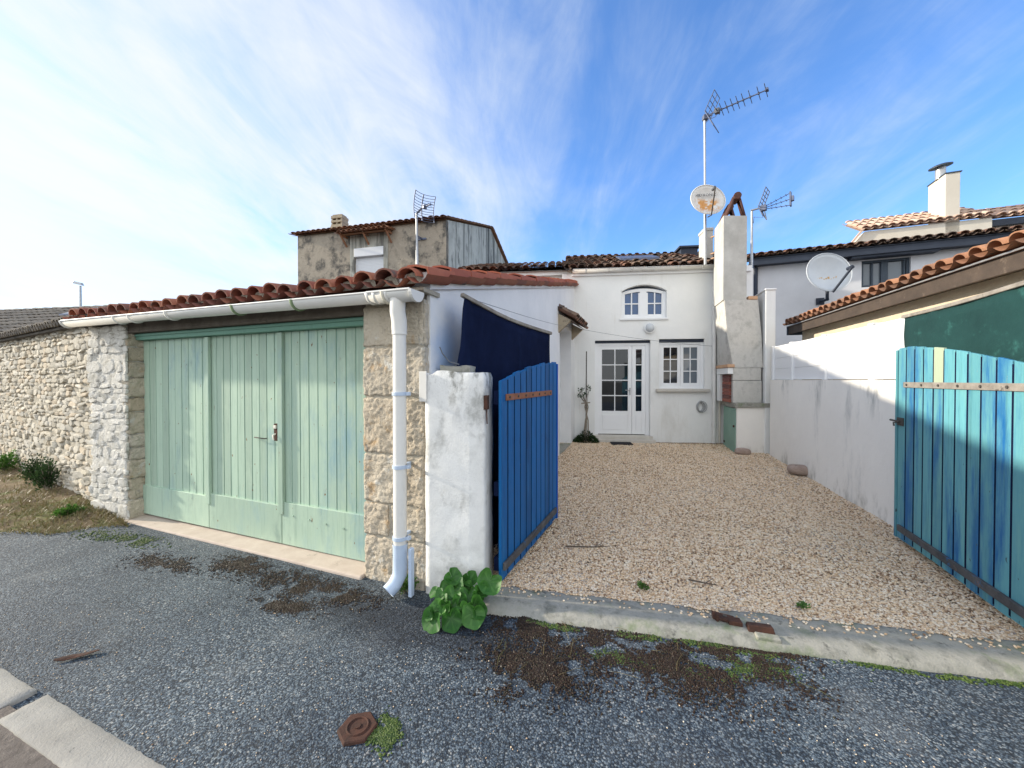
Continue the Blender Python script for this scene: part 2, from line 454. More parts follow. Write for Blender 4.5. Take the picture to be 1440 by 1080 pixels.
M['rubber'] = mk('black_mat', [(.010, .010, .014), (.022, .022, .028)], 30, 4, .9)
M['rock'] = mk('pink_granite_rock', [(.28, .20, .16), (.46, .36, .30)], 7, 8, .95, layers=[((.15, .12, .10), 9, .6, .7, (1, 1, 1))], bumps=((60, .7, .012), (15, .5, .02)))
M['twig'] = mk('dry_twig_bark', [(.06, .045, .035), (.13, .10, .075)], 20, 4, .9)
M['bark'] = mk('vine_bark', [(.16, .13, .10), (.30, .26, .21)], 25, 5, .9, bumps=((60, .5, .004),))
M['cane'] = mk('dark_cane', [(.045, .04, .035), (.09, .08, .07)], 20, 4, .8)
M['wire'] = mk('grey_wire', [(.10, .11, .13), (.16, .17, .19)], 20, 3, .6)
M['lamp_white'] = mk('white_lamp_body', [(.72, .73, .72), (.78, .79, .78)], 4, 3, .5)


def leafmat(name, cols, trans=.25):
    t = NT(name)
    c = t.ramp(t.attr(), [(i / max(1, len(cols) - 1), cols[i]) for i in range(len(cols))])
    n = t.noise(30, 5, .6)
    c = t.mix(t.math('MULTIPLY', n, .5), c, cols[0])
    t.finish(c, .5, t.bump(t.noise(60, 4), .25, .004), 0, .4)
    tr = t.n('ShaderNodeBsdfTranslucent'); t.l(c, tr.inputs[0])
    ms = t.n('ShaderNodeMixShader'); ms.inputs[0].default_value = trans
    t.l(t.b.outputs[0], ms.inputs[1]); t.l(tr.outputs[0], ms.inputs[2]); t.l(ms.outputs[0], t.out.inputs[0])
    return t.mat


M['big_leaf'] = leafmat('broad_green_leaf', [(.028, .105, .018), (.06, .19, .03), (.13, .30, .07)])
M['leaf_dark'] = leafmat('dark_shrub_leaf', [(.015, .035, .012), (.03, .065, .02), (.05, .10, .03)])
M['leaf_mid'] = leafmat('weed_leaf', [(.04, .11, .02), (.08, .19, .03), (.14, .25, .05)])
M['dry_grass'] = leafmat('dry_grass_blade', [(.16, .13, .06), (.25, .20, .10), (.10, .13, .04)])
M['moss_brown'] = leafmat('dry_brown_moss', [(.012, .007, .004), (.030, .014, .007), (.048, .024, .011), (.028, .028, .010)], .1)
M['moss_green'] = leafmat('green_moss', [(.03, .06, .012), (.07, .12, .02), (.13, .17, .035)], .15)


def glass(name, c, ior=1.7):
    t = NT(name)
    n = t.noise(1.1, 3)
    t.finish(t.mix(n, c, tuple(k * 1.7 for k in c)), .03, t.bump(t.noise(.9, 2), .03, .02))
    t.b.inputs['IOR'].default_value = ior
    t.b.inputs['Specular IOR Level'].default_value = .5
    return t.mat


M['glass_dark'] = glass('dark_window_glass', (.006, .008, .012), 1.6)
M['glass_blue'] = glass('window_glass_upstairs', (.008, .045, .13), 1.7)  # blue sky reflection put into the base colour
M['glass_net'] = glass('window_glass_net_curtain', (.10, .12, .14), 1.6)
M['glass_roof'] = glass('skylight_glass', (.05, .07, .08), 2.2)


# ground materials -------------------------------------------------
def asphalt():
    t = NT('stone_chip_asphalt')
    warp = t.n('ShaderNodeVectorMath', operation='ADD'); nz = t.n('ShaderNodeTexNoise'); t.l(t.co, nz.inputs['Vector']); nz.inputs['Scale'].default_value = 90
    sc = t.n('ShaderNodeVectorMath', operation='SCALE'); t.l(nz.outputs['Color'], sc.inputs[0]); sc.inputs['Scale'].default_value = .007
    t.l(t.co, warp.inputs[0]); t.l(sc.outputs[0], warp.inputs[1])
    v = t.voro(112, warp.outputs[0]); v2 = t.voro(190, warp.outputs[0])
    sep = t.n('ShaderNodeSeparateColor'); t.l(v.outputs['Color'], sep.inputs[0])
    sep2 = t.n('ShaderNodeSeparateColor'); t.l(v2.outputs['Color'], sep2.inputs[0])
    chip = t.ramp(sep.outputs[0], [(0, (.020, .032, .048)), (.28, (.062, .090, .122)), (.52, (.118, .156, .192)), (.78, (.20, .24, .265)), (.95, (.30, .325, .33)), (1, (.46, .44, .40))])
    chip2 = t.ramp(sep2.outputs[1], [(0, (.020, .032, .048)), (.55, (.080, .112, .142)), (1, (.22, .255, .27))])
    pick = t.math('GREATER_THAN', sep.outputs[2], .58)
    c = t.mix(pick, chip, chip2)
    gap = t.sm(v.outputs['Distance'], .40, .72)
    c = t.mix(t.math('MULTIPLY', gap, .85), c, (.012, .016, .022))
    big = t.sm(t.noise(.75, 6, .65), .36, .62)
    c = t.mix(t.math('MULTIPLY', big, .85), c, t.mix(1.0, c, (.50, .54, .60), 'MULTIPLY'))
    dusty = t.sm(t.noise(.9, 7, .7, t.mapping((1, 1, 1), loc=(4, 9, 0))), .50, .72)
    c = t.mix(t.math('MULTIPLY', dusty, .30), c, (.22, .225, .22))
    # the damp stain where the downpipe lets its water out over the road
    s = t.n('ShaderNodeSeparateXYZ'); t.l(t.co, s.inputs[0])
    dx = t.math('ADD', s.outputs[0], .62); dy = t.math('ADD', t.math('SUBTRACT', s.outputs[1], 2.42), t.math('MULTIPLY', dx, .30))
    d = t.math('SQRT', t.math('ADD', t.math('MULTIPLY', dx, t.math('MULTIPLY', dx, 1.1)), t.math('MULTIPLY', dy, t.math('MULTIPLY', dy, 7.0))))
    d = t.math('ADD', d, t.math('MULTIPLY_ADD', t.noise(2.6, 6, .65), 1.1, -.55))
    wet = t.sm(d, 1.05, .30)
    c = t.mix(t.math('MULTIPLY', wet, .92), c, t.mix(1.0, c, (.26, .28, .33), 'MULTIPLY'))
    nr = t.bump(t.math('SUBTRACT', 1.0, v.outputs['Distance']), .55, .005)
    nr = t.bump(t.math('SUBTRACT', 1.0, v2.outputs['Distance']), .5, .004, nr)
    nr = t.bump(t.noise(14, 5), .3, .02, nr)
    return t.finish(c, .75, nr, 0, .4)


def gravel():
    t = NT('pea_gravel')
    v = t.voro(72); v2 = t.voro(130)
    sep = t.n('ShaderNodeSeparateColor'); t.l(v.outputs['Color'], sep.inputs[0])
    c = t.ramp(sep.outputs[0], [(0, (.16, .10, .065)), (.25, (.42, .28, .17)), (.5, (.64, .46, .30)), (.75, (.78, .62, .45)), (.92, (.88, .80, .68)), (1, (.40, .36, .32))])
    c = t.mix(t.sm(v.outputs['Distance'], .42, .74), c, (.06, .042, .03))
    big = t.sm(t.noise(.9, 6), .4, .7)
    c = t.mix(t.math('MULTIPLY', big, .4), c, t.mix(1.0, c, (.74, .70, .66), 'MULTIPLY'))
    nr = t.bump(t.math('SUBTRACT', 1.0, v.outputs['Distance']), 1.0, .012)
    nr = t.bump(t.noise(5, 4), .3, .03, nr)
    return t.finish(c, .9, nr, 0, .3)


def pebble():
    t = NT('gravel_stone')
    c = t.ramp(t.attr(), [(0, (.22, .13, .075)), (.10, (.54, .37, .22)), (.26, (.73, .53, .34)), (.52, (.83, .66, .46)), (.82, (.88, .79, .65)), (.95, (.50, .31, .18)), (1, (.36, .33, .31))])
    n = t.noise(120, 4)
    c = t.mix(t.math('MULTIPLY', n, .30), c, (.38, .28, .19))
    return t.finish(c, .85, t.bump(n, .3, .002), 0, .35)


def soil():
    t = NT('verge_soil')
    c = t.ramp(t.noise(5, 8, .7), [(.3, (.07, .055, .035)), (.5, (.17, .125, .075)), (.7, (.25, .20, .12))])
    g = t.sm(t.noise(2.2, 7, .7, t.mapping((1, 1, 1), loc=(3, 1, 7))), .50, .64)
    c = t.mix(g, c, t.ramp(t.noise(40, 4), [(.3, (.06, .075, .02)), (.7, (.15, .16, .05))]))
    nr = t.bump(t.noise(40, 6), .8, .02)
    return t.finish(c, .97, nr, 0, .2)


M['asphalt'] = asphalt(); M['gravel'] = gravel(); M['pebble'] = pebble(); M['soil'] = soil()
M['field'] = mk('dry_ground', [(.12, .11, .08), (.20, .18, .12)], .6, 6, .97, bumps=((10, .4, .03),))
M['shoulder'] = mk('brown_gritty_shoulder', [(.09, .075, .065), (.20, .17, .145)], 22, 7, .97, layers=[((.34, .31, .27), 40, .64, .7, (1, 1, 1))], bumps=((90, .7, .01),))


def rusty_dish():
    t = NT('rust_stained_dish')
    c = t.ramp(t.noise(6, 4), [(.3, (.64, .62, .58)), (.7, (.76, .74, .70))])
    f = t.sm(t.noise(9, 5, .6, t.mapping((1, 1, 1), loc=(.7, .2, .4))), .40, .50)
    s = t.n('ShaderNodeSeparateXYZ'); t.l(t.co, s.inputs[0])
    f = t.math('MULTIPLY', f, t.sm(s.outputs[2], .09, .0))
    f = t.math('MULTIPLY', f, t.sm(s.outputs[2], -.30, -.16))
    f = t.math('MULTIPLY', f, t.sm(t.math('ABSOLUTE', s.outputs[0]), .30, .16))
    c = t.mix(f, c, t.ramp(t.noise(30, 4), [(.35, (.55, .22, .05)), (.65, (.66, .36, .12))]))
    return t.finish(c, .55, None, 0, .4)


M['dish_rust'] = rusty_dish()


def blue_tinted_render():
    """white render with a soft blue tint beside the gate"""
    t = NT('white_render_blue_tint')
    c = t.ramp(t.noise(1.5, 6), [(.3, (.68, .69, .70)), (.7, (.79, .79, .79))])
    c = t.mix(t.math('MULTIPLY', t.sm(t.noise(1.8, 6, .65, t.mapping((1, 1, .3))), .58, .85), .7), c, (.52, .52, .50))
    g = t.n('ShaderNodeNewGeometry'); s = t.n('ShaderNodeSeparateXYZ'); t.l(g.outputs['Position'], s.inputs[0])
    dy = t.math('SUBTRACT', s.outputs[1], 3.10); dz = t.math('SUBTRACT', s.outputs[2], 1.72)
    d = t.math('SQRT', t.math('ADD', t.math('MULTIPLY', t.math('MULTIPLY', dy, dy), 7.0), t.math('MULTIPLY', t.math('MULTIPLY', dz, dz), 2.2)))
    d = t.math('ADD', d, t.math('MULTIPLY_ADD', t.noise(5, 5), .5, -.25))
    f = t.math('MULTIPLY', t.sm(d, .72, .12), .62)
    c = t.mix(f, c, (.10, .30, .66))  # soft-edged blue tint mixed into the white
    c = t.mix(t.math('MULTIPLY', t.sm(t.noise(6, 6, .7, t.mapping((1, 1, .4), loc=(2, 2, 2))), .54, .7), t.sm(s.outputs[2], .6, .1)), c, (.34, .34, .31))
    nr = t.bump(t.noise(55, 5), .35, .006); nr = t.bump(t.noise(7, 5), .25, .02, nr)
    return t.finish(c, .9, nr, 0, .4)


M['render_blue'] = blue_tinted_render()
# ------------------------------------------------------------------ shared builders
def canal_roof(mb, O, U, W, width, length, rise, pitch=.2, course=.36, seg=6, rc=.086, jit=.006, mi=0, deck=True, hc=.80):
    """clay canal tiles: O eave corner (3D), U along the eave, W level direction up the slope, rise per metre"""
    U = Vector((U[0], U[1], 0)).normalized(); W = Vector((W[0], W[1], 0)).normalized()
    S_ = (W + Vector((0, 0, rise))).normalized()
    N = U.cross(S_); N = N if N.z > 0 else -N
    O = Vector(O)
    L = length * math.sqrt(1 + rise * rise)
    ncol = max(1, round(width / pitch)); pitch = width / ncol
    nrow = max(1, math.ceil(L / course))
    if deck:
        q = [O - N * .05, O + U * width - N * .05, O + U * width + S_ * L - N * .05, O + S_ * L - N * .05]
        mb.add(q, [(0, 1, 2, 3)], mi, .5)
    for j in range(nrow):
        s0 = j * course; s1 = min(L, s0 + course * 1.12)
        for i in range(ncol + 1):
            # pan tile, open side up
            c = i * pitch
            rn = R.random(); dz = R.uniform(0, jit)
            vs = []
            for k in range(seg + 1):
                t = -1 + 2 * k / seg
                for s, r0, h in ((s0 - .03, rc * .96, .018), (s1, rc * .9, .0)):
                    vs.append(O + U * (c + t * r0) + S_ * s + N * (.052 * t * t - .03 + h + dz))
            mb.add(vs, [(2 * k, 2 * k + 2, 2 * k + 3, 2 * k + 1) for k in range(seg)], mi, rn, True)
        for i in range(ncol):
            c = (i + .5) * pitch + R.uniform(-jit, jit)
            rn = R.random(); dz = R.uniform(0, jit * 1.5); dx = R.uniform(-jit, jit)
            a = s0 + R.uniform(-.012, .012) - .0
            vs = []
            for s, r0, h in ((a, rc, .026), (s1, rc * .82, .004)):
                for k in range(seg + 1):
                    th = PI * k / seg
                    vs.append(O + U * (c - math.cos(th) * r0 + dx * (s - s0)) + S_ * s + N * (.012 + math.sin(th) * r0 * hc + h + dz))
            n1 = seg + 1
            fs = [(k, k + 1, n1 + k + 1, n1 + k) for k in range(seg)]
            # visible thickness of the lower end
            for k in range(seg + 1):
                th = PI * k / seg
                r0 = rc - .014
                vs.append(O + U * (c - math.cos(th) * r0) + S_ * a + N * (.012 + math.sin(th) * r0 * hc + .026 + dz))
            for k in range(seg + 1):
                th = PI * k / seg
                r0 = rc - .014
                vs.append(O + U * (c - math.cos(th) * r0) + S_ * (a + .14) + N * (.012 + math.sin(th) * r0 * hc + .02 + dz))
            fs2 = [(k, k + 1, 2 * n1 + k + 1, 2 * n1 + k) for k in range(seg)] + [(2 * n1 + k, 2 * n1 + k + 1, 3 * n1 + k + 1, 3 * n1 + k) for k in range(seg)]
            mb.add(vs, fs, mi, rn, True)
            n0 = len(mb.v) - len(vs)
            if j == 0: fs2 = fs2 + [tuple(range(3 * n1, 4 * n1))]          # mortar plug in the open end
            for f in fs2:
                mb.f.append(tuple(x + n0 for x in f)); mb.m.append(mi); mb.r.append(rn); mb.s.append(False)
    return mb


CUBE26 = None


def cube26():
    global CUBE26
    if CUBE26 is None:
        idx = {}; vs = []; fs = []
        def vid(p):
            if p not in idx: idx[p] = len(vs); vs.append(p)
            return idx[p]
        for ax in range(3):
            for sgn in (-1, 1):
                o = [k for k in range(3) if k != ax]
                for i in (-1, 0):
                    for j in (-1, 0):
                        q = []
                        for di, dj in ((0, 0), (1, 0), (1, 1), (0, 1)):
                            p = [0, 0, 0]; p[ax] = sgn; p[o[0]] = i + di; p[o[1]] = j + dj
                            q.append(vid(tuple(p)))
                        fs.append(tuple(q))
        CUBE26 = (vs, fs)
    return CUBE26


def stone(mb, c, ex, ey, ez, rough=.16, rnd=None, mi=0, pinch=.28):
    vs, fs = cube26()
    out = []
    for p in vs:
        q = Vector(p)
        n = sum(abs(x) for x in p)
        k = 1 - pinch * (n - 1) / 2 * R.uniform(.5, 1.3)
        q = q * k + Vector((R.uniform(-1, 1), R.uniform(-1, 1), R.uniform(-1, 1))) * rough
        out.append(Vector(c) + Vector(ex) * q.x + Vector(ey) * q.y + Vector(ez) * q.z)
    mb.add(out, fs, mi, R.random() if rnd is None else rnd, True)


def slab_stone(mb, c, ex, ez, out, prot, rnd=None, mi=0):
    """a broken flat stone seen in a wall: irregular outline, chipped arris, rough tilted face"""
    n = R.choice((6, 7, 8, 9)); c = Vector(c); vs = []
    ph = R.uniform(0, 6)
    pw = R.uniform(2.6, 4.5)
    pts = []
    for k in range(n):
        t = 2 * PI * (k + R.uniform(-.22, .22)) / n + .3
        x, z = math.cos(t), math.sin(t)
        m = (abs(x) ** pw + abs(z) ** pw) ** (-1 / pw) * R.uniform(.86, 1.06)
        pts.append((x * m, z * m))
    tx, tz = R.uniform(-.35, .35), R.uniform(-.30, .30)
    for (sc, o) in ((1.03, -.6), (1.0, .35), (R.uniform(.78, .90), .95)):
        for (x, z) in pts:
            j = R.uniform(.95, 1.05)
            vs.append(c + ex * (x * sc * j) + ez * (z * sc * j) + out * prot * (o * (1 + (tx * x + tz * z) * (1 if o > 0 else 0))))
    vs.append(c + out * prot * R.uniform(.9, 1.25) + ex * R.uniform(-.3, .3) + ez * R.uniform(-.3, .3))
    fs = [(r * n + k, r * n + (k + 1) % n, (r + 1) * n + (k + 1) % n, (r + 1) * n + k) for r in range(2) for k in range(n)]
    fs += [(2 * n + k, 2 * n + (k + 1) % n, 3 * n) for k in range(n)]
    mb.add(vs, fs, mi, R.random() if rnd is None else rnd, False)


def rubble(mb, fr, a0, a1, z0, z1, depth=.09, hr=(.045, .10), lr=(.10, .28), front=0.0, mi=0, skip=.0, pinch=.18, rough=.17):
    """coursed rubble on plane b = front (outward is -b)"""
    U3 = Vector((fr.U.x, fr.U.y, 0)); W3 = Vector((fr.W.x, fr.W.y, 0))
    z = z0
    while z < z1:
        h = R.uniform(*hr)
        if z + h > z1 - .02: h = max(.01, z1 - z)
        a = a0 + R.uniform(-.06, 0)
        while a < a1:
            l = R.uniform(*lr) * (1.25 if R.random() < .12 else 1)
            e = min(a + l, a1 + .03)
            if R.random() > skip:
                hh = h * R.uniform(.72, 1.30)
                c = fr((a + e) / 2, front + R.uniform(.0, .030), z + h / 2 + R.uniform(-.012, .012))
                tilt = R.uniform(-.13, .13)
                ex = U3 * ((e - a) / 2 * .95) + Vector((0, 0, tilt * (e - a) / 2))
                slab_stone(mb, fr((a + e) / 2, front, z + h / 2 + R.uniform(-.012, .012)), ex * 1.06, Vector((0, 0, hh / 2 * 1.06)), -W3, R.uniform(.5, 1.2) * depth, None, mi)
            a = e + .004
        z += h
    return mb


def rough_block(mb, fr, a0, a1, b0, b1, z0, z1, n=8, amp=.012, mi=0, seed=0, freq=9):
    """a dressed block with worn, lumpy faces"""
    def grid(f, nu, nv):
        vs = []; fs = []
        for i in range(nu + 1):
            for j in range(nv + 1):
                vs.append(f(i / nu, j / nv))
        for i in range(nu):
            for j in range(nv):
                fs.append((i * (nv + 1) + j, (i + 1) * (nv + 1) + j, (i + 1) * (nv + 1) + j + 1, i * (nv + 1) + j + 1))
        return vs, fs
    ca, cb, cz = (a0 + a1) / 2, (b0 + b1) / 2, (z0 + z1) / 2
    def pt(a, b, z):
        x = min((a - a0), (a1 - a)) ; y = min((z - z0), (z1 - z)); w = min(b - b0, b1 - b)
        e = sorted((x, y, w))[1]
        rnd = max(0, .009 - e) * .8
        nz = mnoise.noise(Vector((a * freq + seed, b * freq, z * freq))) * amp + mnoise.noise(Vector((a * 37 + seed, b * 37, z * 37))) * amp * .9
        d = Vector((a - ca, b - cb, z - cz))
        g = Vector(((1 if d.x > 0 else -1) if x < 1e-6 else 0, (1 if d.y > 0 else -1) if w < 1e-6 else 0, (1 if d.z > 0 else -1) if y < 1e-6 else 0))
        k = nz - rnd
        return fr(a + g.x * k, b + g.y * k, z + g.z * k)
    rn = R.random()
    m = max(3, int(n * (z1 - z0) / max(.05, a1 - a0)))
    nb = max(2, int(n * (b1 - b0) / max(.05, a1 - a0)))
    lerp = lambda p, q, t: p + (q - p) * t
    for b in (b0, b1):
        v, f = grid(lambda s, t: pt(lerp(a0, a1, s), b, lerp(z0, z1, t)), n, m); mb.add(v, f, mi, rn, True)
    for a in (a0, a1):
        v, f = grid(lambda s, t: pt(a, lerp(b0, b1, s), lerp(z0, z1, t)), nb, m); mb.add(v, f, mi, rn, True)
    for z in (z0, z1):
        v, f = grid(lambda s, t: pt(lerp(a0, a1, s), lerp(b0, b1, t), z), n, nb); mb.add(v, f, mi, rn, True)
    return mb


# ------------------------------------------------------------------ the plan
C0 = (-.63, 2.80)
GU = (.93, -.367)                       # along the garage front, to the right
GW = (.322, .947)                       # into the courtyard
GF = Fr(C0, GU, GW)
SIDE = Fr(C0, GW, (-GW[1], GW[0]))      # along the garage side wall; b goes into the garage
OPEN_L, OPEN_R = -3.90, -.57            # door opening
RISE = .228
SIDE_L = 6.60
EAVE_Z = 2.20


def court_z(y):
    return .038 + (.15 - .038) * max(0, min(1, (y - 2.6) / 6.0))


# ------------------------------------------------------------------ the garage
garage = thing('garage', GF(-2.2, .1, 0), 'low stone garage with three sage green plank doors and a red tiled lean-to roof', 'garage')

# side wall in white render, with a doorway near the far end
nb0 = SIDE.hit(787)[0]; nb1 = SIDE.hit(803)[0]
ntop = SIDE.hit(795, 462)[1]
def side3(a, z, b): return SIDE(a, b, z)
mb = MB()
top = lambda a: EAVE_Z + .07 + RISE * a
mb.wall(side3, [(.07, 0), (nb0, 0), (nb0, ntop), (nb1, ntop), (nb1, 0), (SIDE_L, 0), (SIDE_L, top(SIDE_L)), (.07, top(.07))], thick=.30)
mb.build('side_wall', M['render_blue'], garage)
mb = MB(); mb.box(SIDE, nb0 - .02, nb1 + .02, .24, .29, .08, ntop + .03)
mb.build('side_door', M['lilac_wall'], garage)
mb = MB(); mb.box(SIDE, nb0, nb1, -.02, .28, .05, .15); mb.build('door_step', M['concrete'], garage, bevel=.01)
# broken tile hood over that doorway
mb = MB()
O = SIDE(nb0 - .12, -.30, ntop + .10)
canal_roof(mb, O, GW, (-GW[1], GW[0]), nb1 - nb0 + .30, .34, .62, pitch=.19, course=.3, seg=6, rc=.088, deck=True)
mb.build('door_hood', M['tile_old'], garage)
mb = MB()
for a in (nb0 - .09, nb1 + .10):
    mb.hexa([SIDE(a - .05, -.004, ntop - .16), SIDE(a + .05, -.004, ntop - .16), SIDE(a + .05, .05, ntop - .16), SIDE(a - .05, .05, ntop - .16),
             SIDE(a - .05, -.24, ntop + .06), SIDE(a + .05, -.24, ntop + .06), SIDE(a + .05, .05, ntop + .22), SIDE(a - .05, .05, ntop + .22)])
    mb.build('hood_bracket', M['flue_brick'], garage, bevel=.01); mb = MB()

# right pillar of big blocks
mb = MB()
zz = [-.05, .34, .60, .98, 1.36, 1.42, 1.80, 2.12]
for i in range(len(zz) - 1):
    w = R.uniform(-.012, .012)
    if zz[i + 1] - zz[i] < .1:
        continue
    lo = zz[i] + .004; hi = zz[i + 1] - .004
    if i in (1,):
        rough_block(mb, GF, OPEN_R + w, -.33, 0, .34, lo, hi, 26, .009, 0, i * 7., 11)
        rough_block(mb, GF, -.325, -.015, .004, .34, lo, hi, 26, .009, 0, i * 9., 11)
    else:
        rough_block(mb, GF, OPEN_R + w, -.17 + w, 0, .34, lo, hi + (.055 if i == 3 else 0), 36, .009, 0, i * 7., 11)
        rough_block(mb, GF, -.165 + w, -.014, .004, .34, lo, hi + (.055 if i == 3 else 0), 16, .010, 0, i * 5., 11)
mb.build('stone_pillar', M['ashlar'], garage)
mb = MB(); mb.box(GF, OPEN_R + .015, -.02, .010, .30, -.05, 2.14); mb.build('pillar_core', M['mortar'], garage)

# left pillar: limewashed front, bare return beside the door
mb = MB()
rubble(mb, GF, -4.62, OPEN_L + .01, -.04, 2.16, .016, (.05, .15), (.08, .28), .004, skip=.15)
rough_block(mb, GF, -4.62, OPEN_L, .004, .32, -.06, 2.16, 30, .006, 0, 3.1, 14)
lp = mb.build('limewashed_pillar', M['limewash'], garage)
LR = Fr(GF(OPEN_L, 0, 0).xy, GW, (-GU[0], -GU[1]))
mb = MB(); z = .0
while z < 2.02:
    h = R.uniform(.10, .26); b = .01
    rough_block(mb, GF, OPEN_L - .08, OPEN_L + R.uniform(.014, .034), .004 + R.uniform(0, .02), .30, z, z + h - .008, 7, .011, 0, z * 13, 14)
    z += h
mb.build('pillar_return', M['ashlar'], garage)

# beam, frame, sill
mb = MB(); mb.box(GF, -4.3, -.03, .03, .24, 2.065, 2.185); mb.build('lintel_beam', M['dark_beam'], garage, bevel=.008)
mb = MB(); mb.box(GF, OPEN_L - .02, OPEN_R + .01, .09, .20, 1.992, 2.062); mb.box(GF, OPEN_L - .02, OPEN_R + .01, .075, .09, 2.030, 2.052); mb.build('door_head', M['green_dark'], garage, bevel=.004)
mb = MB(); mb.hexa([GF(OPEN_L - .02, .20, -.05), GF(OPEN_L - .04, -.03, -.05), GF(OPEN_R, -.045, -.05), GF(OPEN_R, .20, -.05),
                    GF(OPEN_L - .02, .20, .012), GF(OPEN_L - .04, -.03, .006), GF(OPEN_R, -.045, .020), GF(OPEN_R, .20, .028)])
mb.build('door_sill', M['sill'], garage, bevel=.012)
# dark inside behind the doors so no light leaks
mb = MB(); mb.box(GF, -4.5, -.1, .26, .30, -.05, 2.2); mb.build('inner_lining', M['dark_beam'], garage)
# plank doors
e = [OPEN_L + .012, GF.hit(295, b=.16)[0], GF.hit(397.5, b=.16)[0], OPEN_R - .004]
kick = [.355, .385, .42]
for i in range(3):
    x0, x1 = e[i] + .004, e[i + 1] - .004
    n = 10 if i != 1 else 10
    mb = MB(); w = (x1 - x0) / n
    for k in range(n):
        d = R.uniform(0, .0025)
        p0, p1 = x0 + k * w + .0042, x0 + (k + 1) * w - .0042
        mb.box(GF, p0, p1, .160 + d, .185, kick[i] - .02, 1.99)
    mb.box(GF, x0, x1, .166, .20, .04, 1.988, 1, .2)
    leaf = mb.build('door_leaf', [M['green_paint'], M['green_dark']], garage, bevel=.002, segs=1)
    mb = MB(); mb.box(GF, x0, x1, .142, .168, .032, kick[i])
    mb.build('kick_board', M['green_paint'], leaf, bevel=.005)
    if i == 2:
        for k in range(5):
            mb = MB()
            c = GF(x0 + .14 + .2 * k if k < 4 else x1 - .07, .141, .31 - .010 * k)
            mb.tube([c, c - Vector((GF.W.x, GF.W.y, 0)) * .006], .009, 8)
            mb.build('bolt_head', M['green_paint'] if k < 4 else M['rust'], leaf)
    if i < 2:
        mb = MB(); mb.box(GF, x1 - .030, x1 + .032, .128, .158, kick[i] - .075, 1.985); mb.build('cover_strip', M['green_paint'], leaf, bevel=.004)
    if i == 1:
        c, zc = GF.hit(389, 607, b=.15)
        mb = MB(); mb.box(GF, c - .022, c + .022, .138, .157, zc - .085, zc + .075); mb.build('latch_plate', M['rust'], leaf, bevel=.003)
        mb = MB(); mb.box(GF, c - .018, c + .018, .126, .1385, zc + .03, zc + .06); mb.build('latch_knob', M['pvc_old'], leaf, bevel=.003)
        mb = MB(); mb.tube([GF(c, .14, zc - .02), GF(c, .11, zc - .03), GF(c + .01, .11, zc - .07)], .007, 6); mb.build('padlock_hasp', M['pvc_old'], leaf)
        mb = MB(); q, zq = GF.hit(368, 616, b=.14); mb.tube([GF(q - .09, .15, zq), GF(q - .085, .13, zq + .004), GF(q + .05, .13, zq - .002), GF(q + .055, .15, zq - .002)], .0055, 6); mb.build('pull_rod', M['cane'], leaf)
        mb = MB(); q, zq = GF.hit(391, 580, b=.14); mb.tube([GF(q, .152, zq), GF(q, .159, zq)], .014, 10); mb.build('keyhole', M['cane'], leaf)

# roof
mb = MB()
RO = GF(-4.78, -.10, EAVE_Z + .03)
canal_roof(mb, RO, GU, GW, 4.80, SIDE_L + .15, RISE, pitch=.2, course=.34, seg=8, rc=.090, jit=.017)
mb.build('roof', M['tile'], garage)
# mortar packing under the first row
mb = MB()
for i in range(24):
    c = -4.78 + (i + .5) * .2
    for hgt in (1,):
        th = [PI * k / 6 for k in range(7)]
        pts = [GF(c - math.cos(t) * .082, -.055 + R.uniform(0, .02), EAVE_Z + .045 + math.sin(t) * .078) for t in th]
        mb.add(pts, [tuple(range(7))], 0)
mb.box(GF, -4.74, .02, -.05, .18, EAVE_Z - .02, EAVE_Z + .012)
mb.build('eave_mortar', M['mortar'], garage)
# verge tiles laid flat along the side wall
mb = MB(); s = -.06
Sv = (Vector((GW[0], GW[1], 0)).normalized() + Vector((0, 0, RISE))).normalized()
Nn = Vector((GW[1], -GW[0], 0)).normalized()
Un = Nn.cross(Sv)
if Un.z < 0: Un = -Un
k = 0
while s < SIDE_L + .05:
    l = .42
    base = SIDE(s, 0, EAVE_Z + .115 + RISE * s)
    dz = R.uniform(0, .022); jo = R.uniform(-.012, .012); jl = R.uniform(-.012, .016)
    q = []
    for t, lift in ((0, .022), (l, .0)):
        for off, hh in ((-.17, .01), (-.10, .042), (-.03, .042), (.055, .018), (.062, -.045 - jl)):
            q.append(base + Sv * t + Nn * (off + jo) + Un * (hh + lift + dz))
    fs = [(i, i + 1, 6 + i, 5 + i) for i in range(4)]
    n0 = len(q)
    q2 = [p - Un * .014 - Nn * .012 for p in q]
    mb.add(q + q2, fs + [(i + 10, i + 11, 16 + i, 15 + i) for i in range(4)] + [(i, i + 1, 11 + i, 10 + i) for i in range(4)] + [(4, 9, 19, 14)], 0, R.random(), False)
    s += .37; k += 1
mb.build('verge_tile', M['tile_red'], garage)
mb = MB()
mb.hexa([SIDE(-.02, -.035, EAVE_Z + .06), SIDE(SIDE_L, -.035, EAVE_Z + .06 + RISE * SIDE_L), SIDE(SIDE_L, .28, EAVE_Z + .06 + RISE * SIDE_L), SIDE(-.02, .28, EAVE_Z + .06),
         SIDE(-.02, -.035, EAVE_Z + .125), SIDE(SIDE_L, -.035, EAVE_Z + .125 + RISE * SIDE_L), SIDE(SIDE_L, .28, EAVE_Z + .125 + RISE * SIDE_L), SIDE(-.02, .28, EAVE_Z + .125)])
mb.build('verge_bed', M['render_side'], garage)

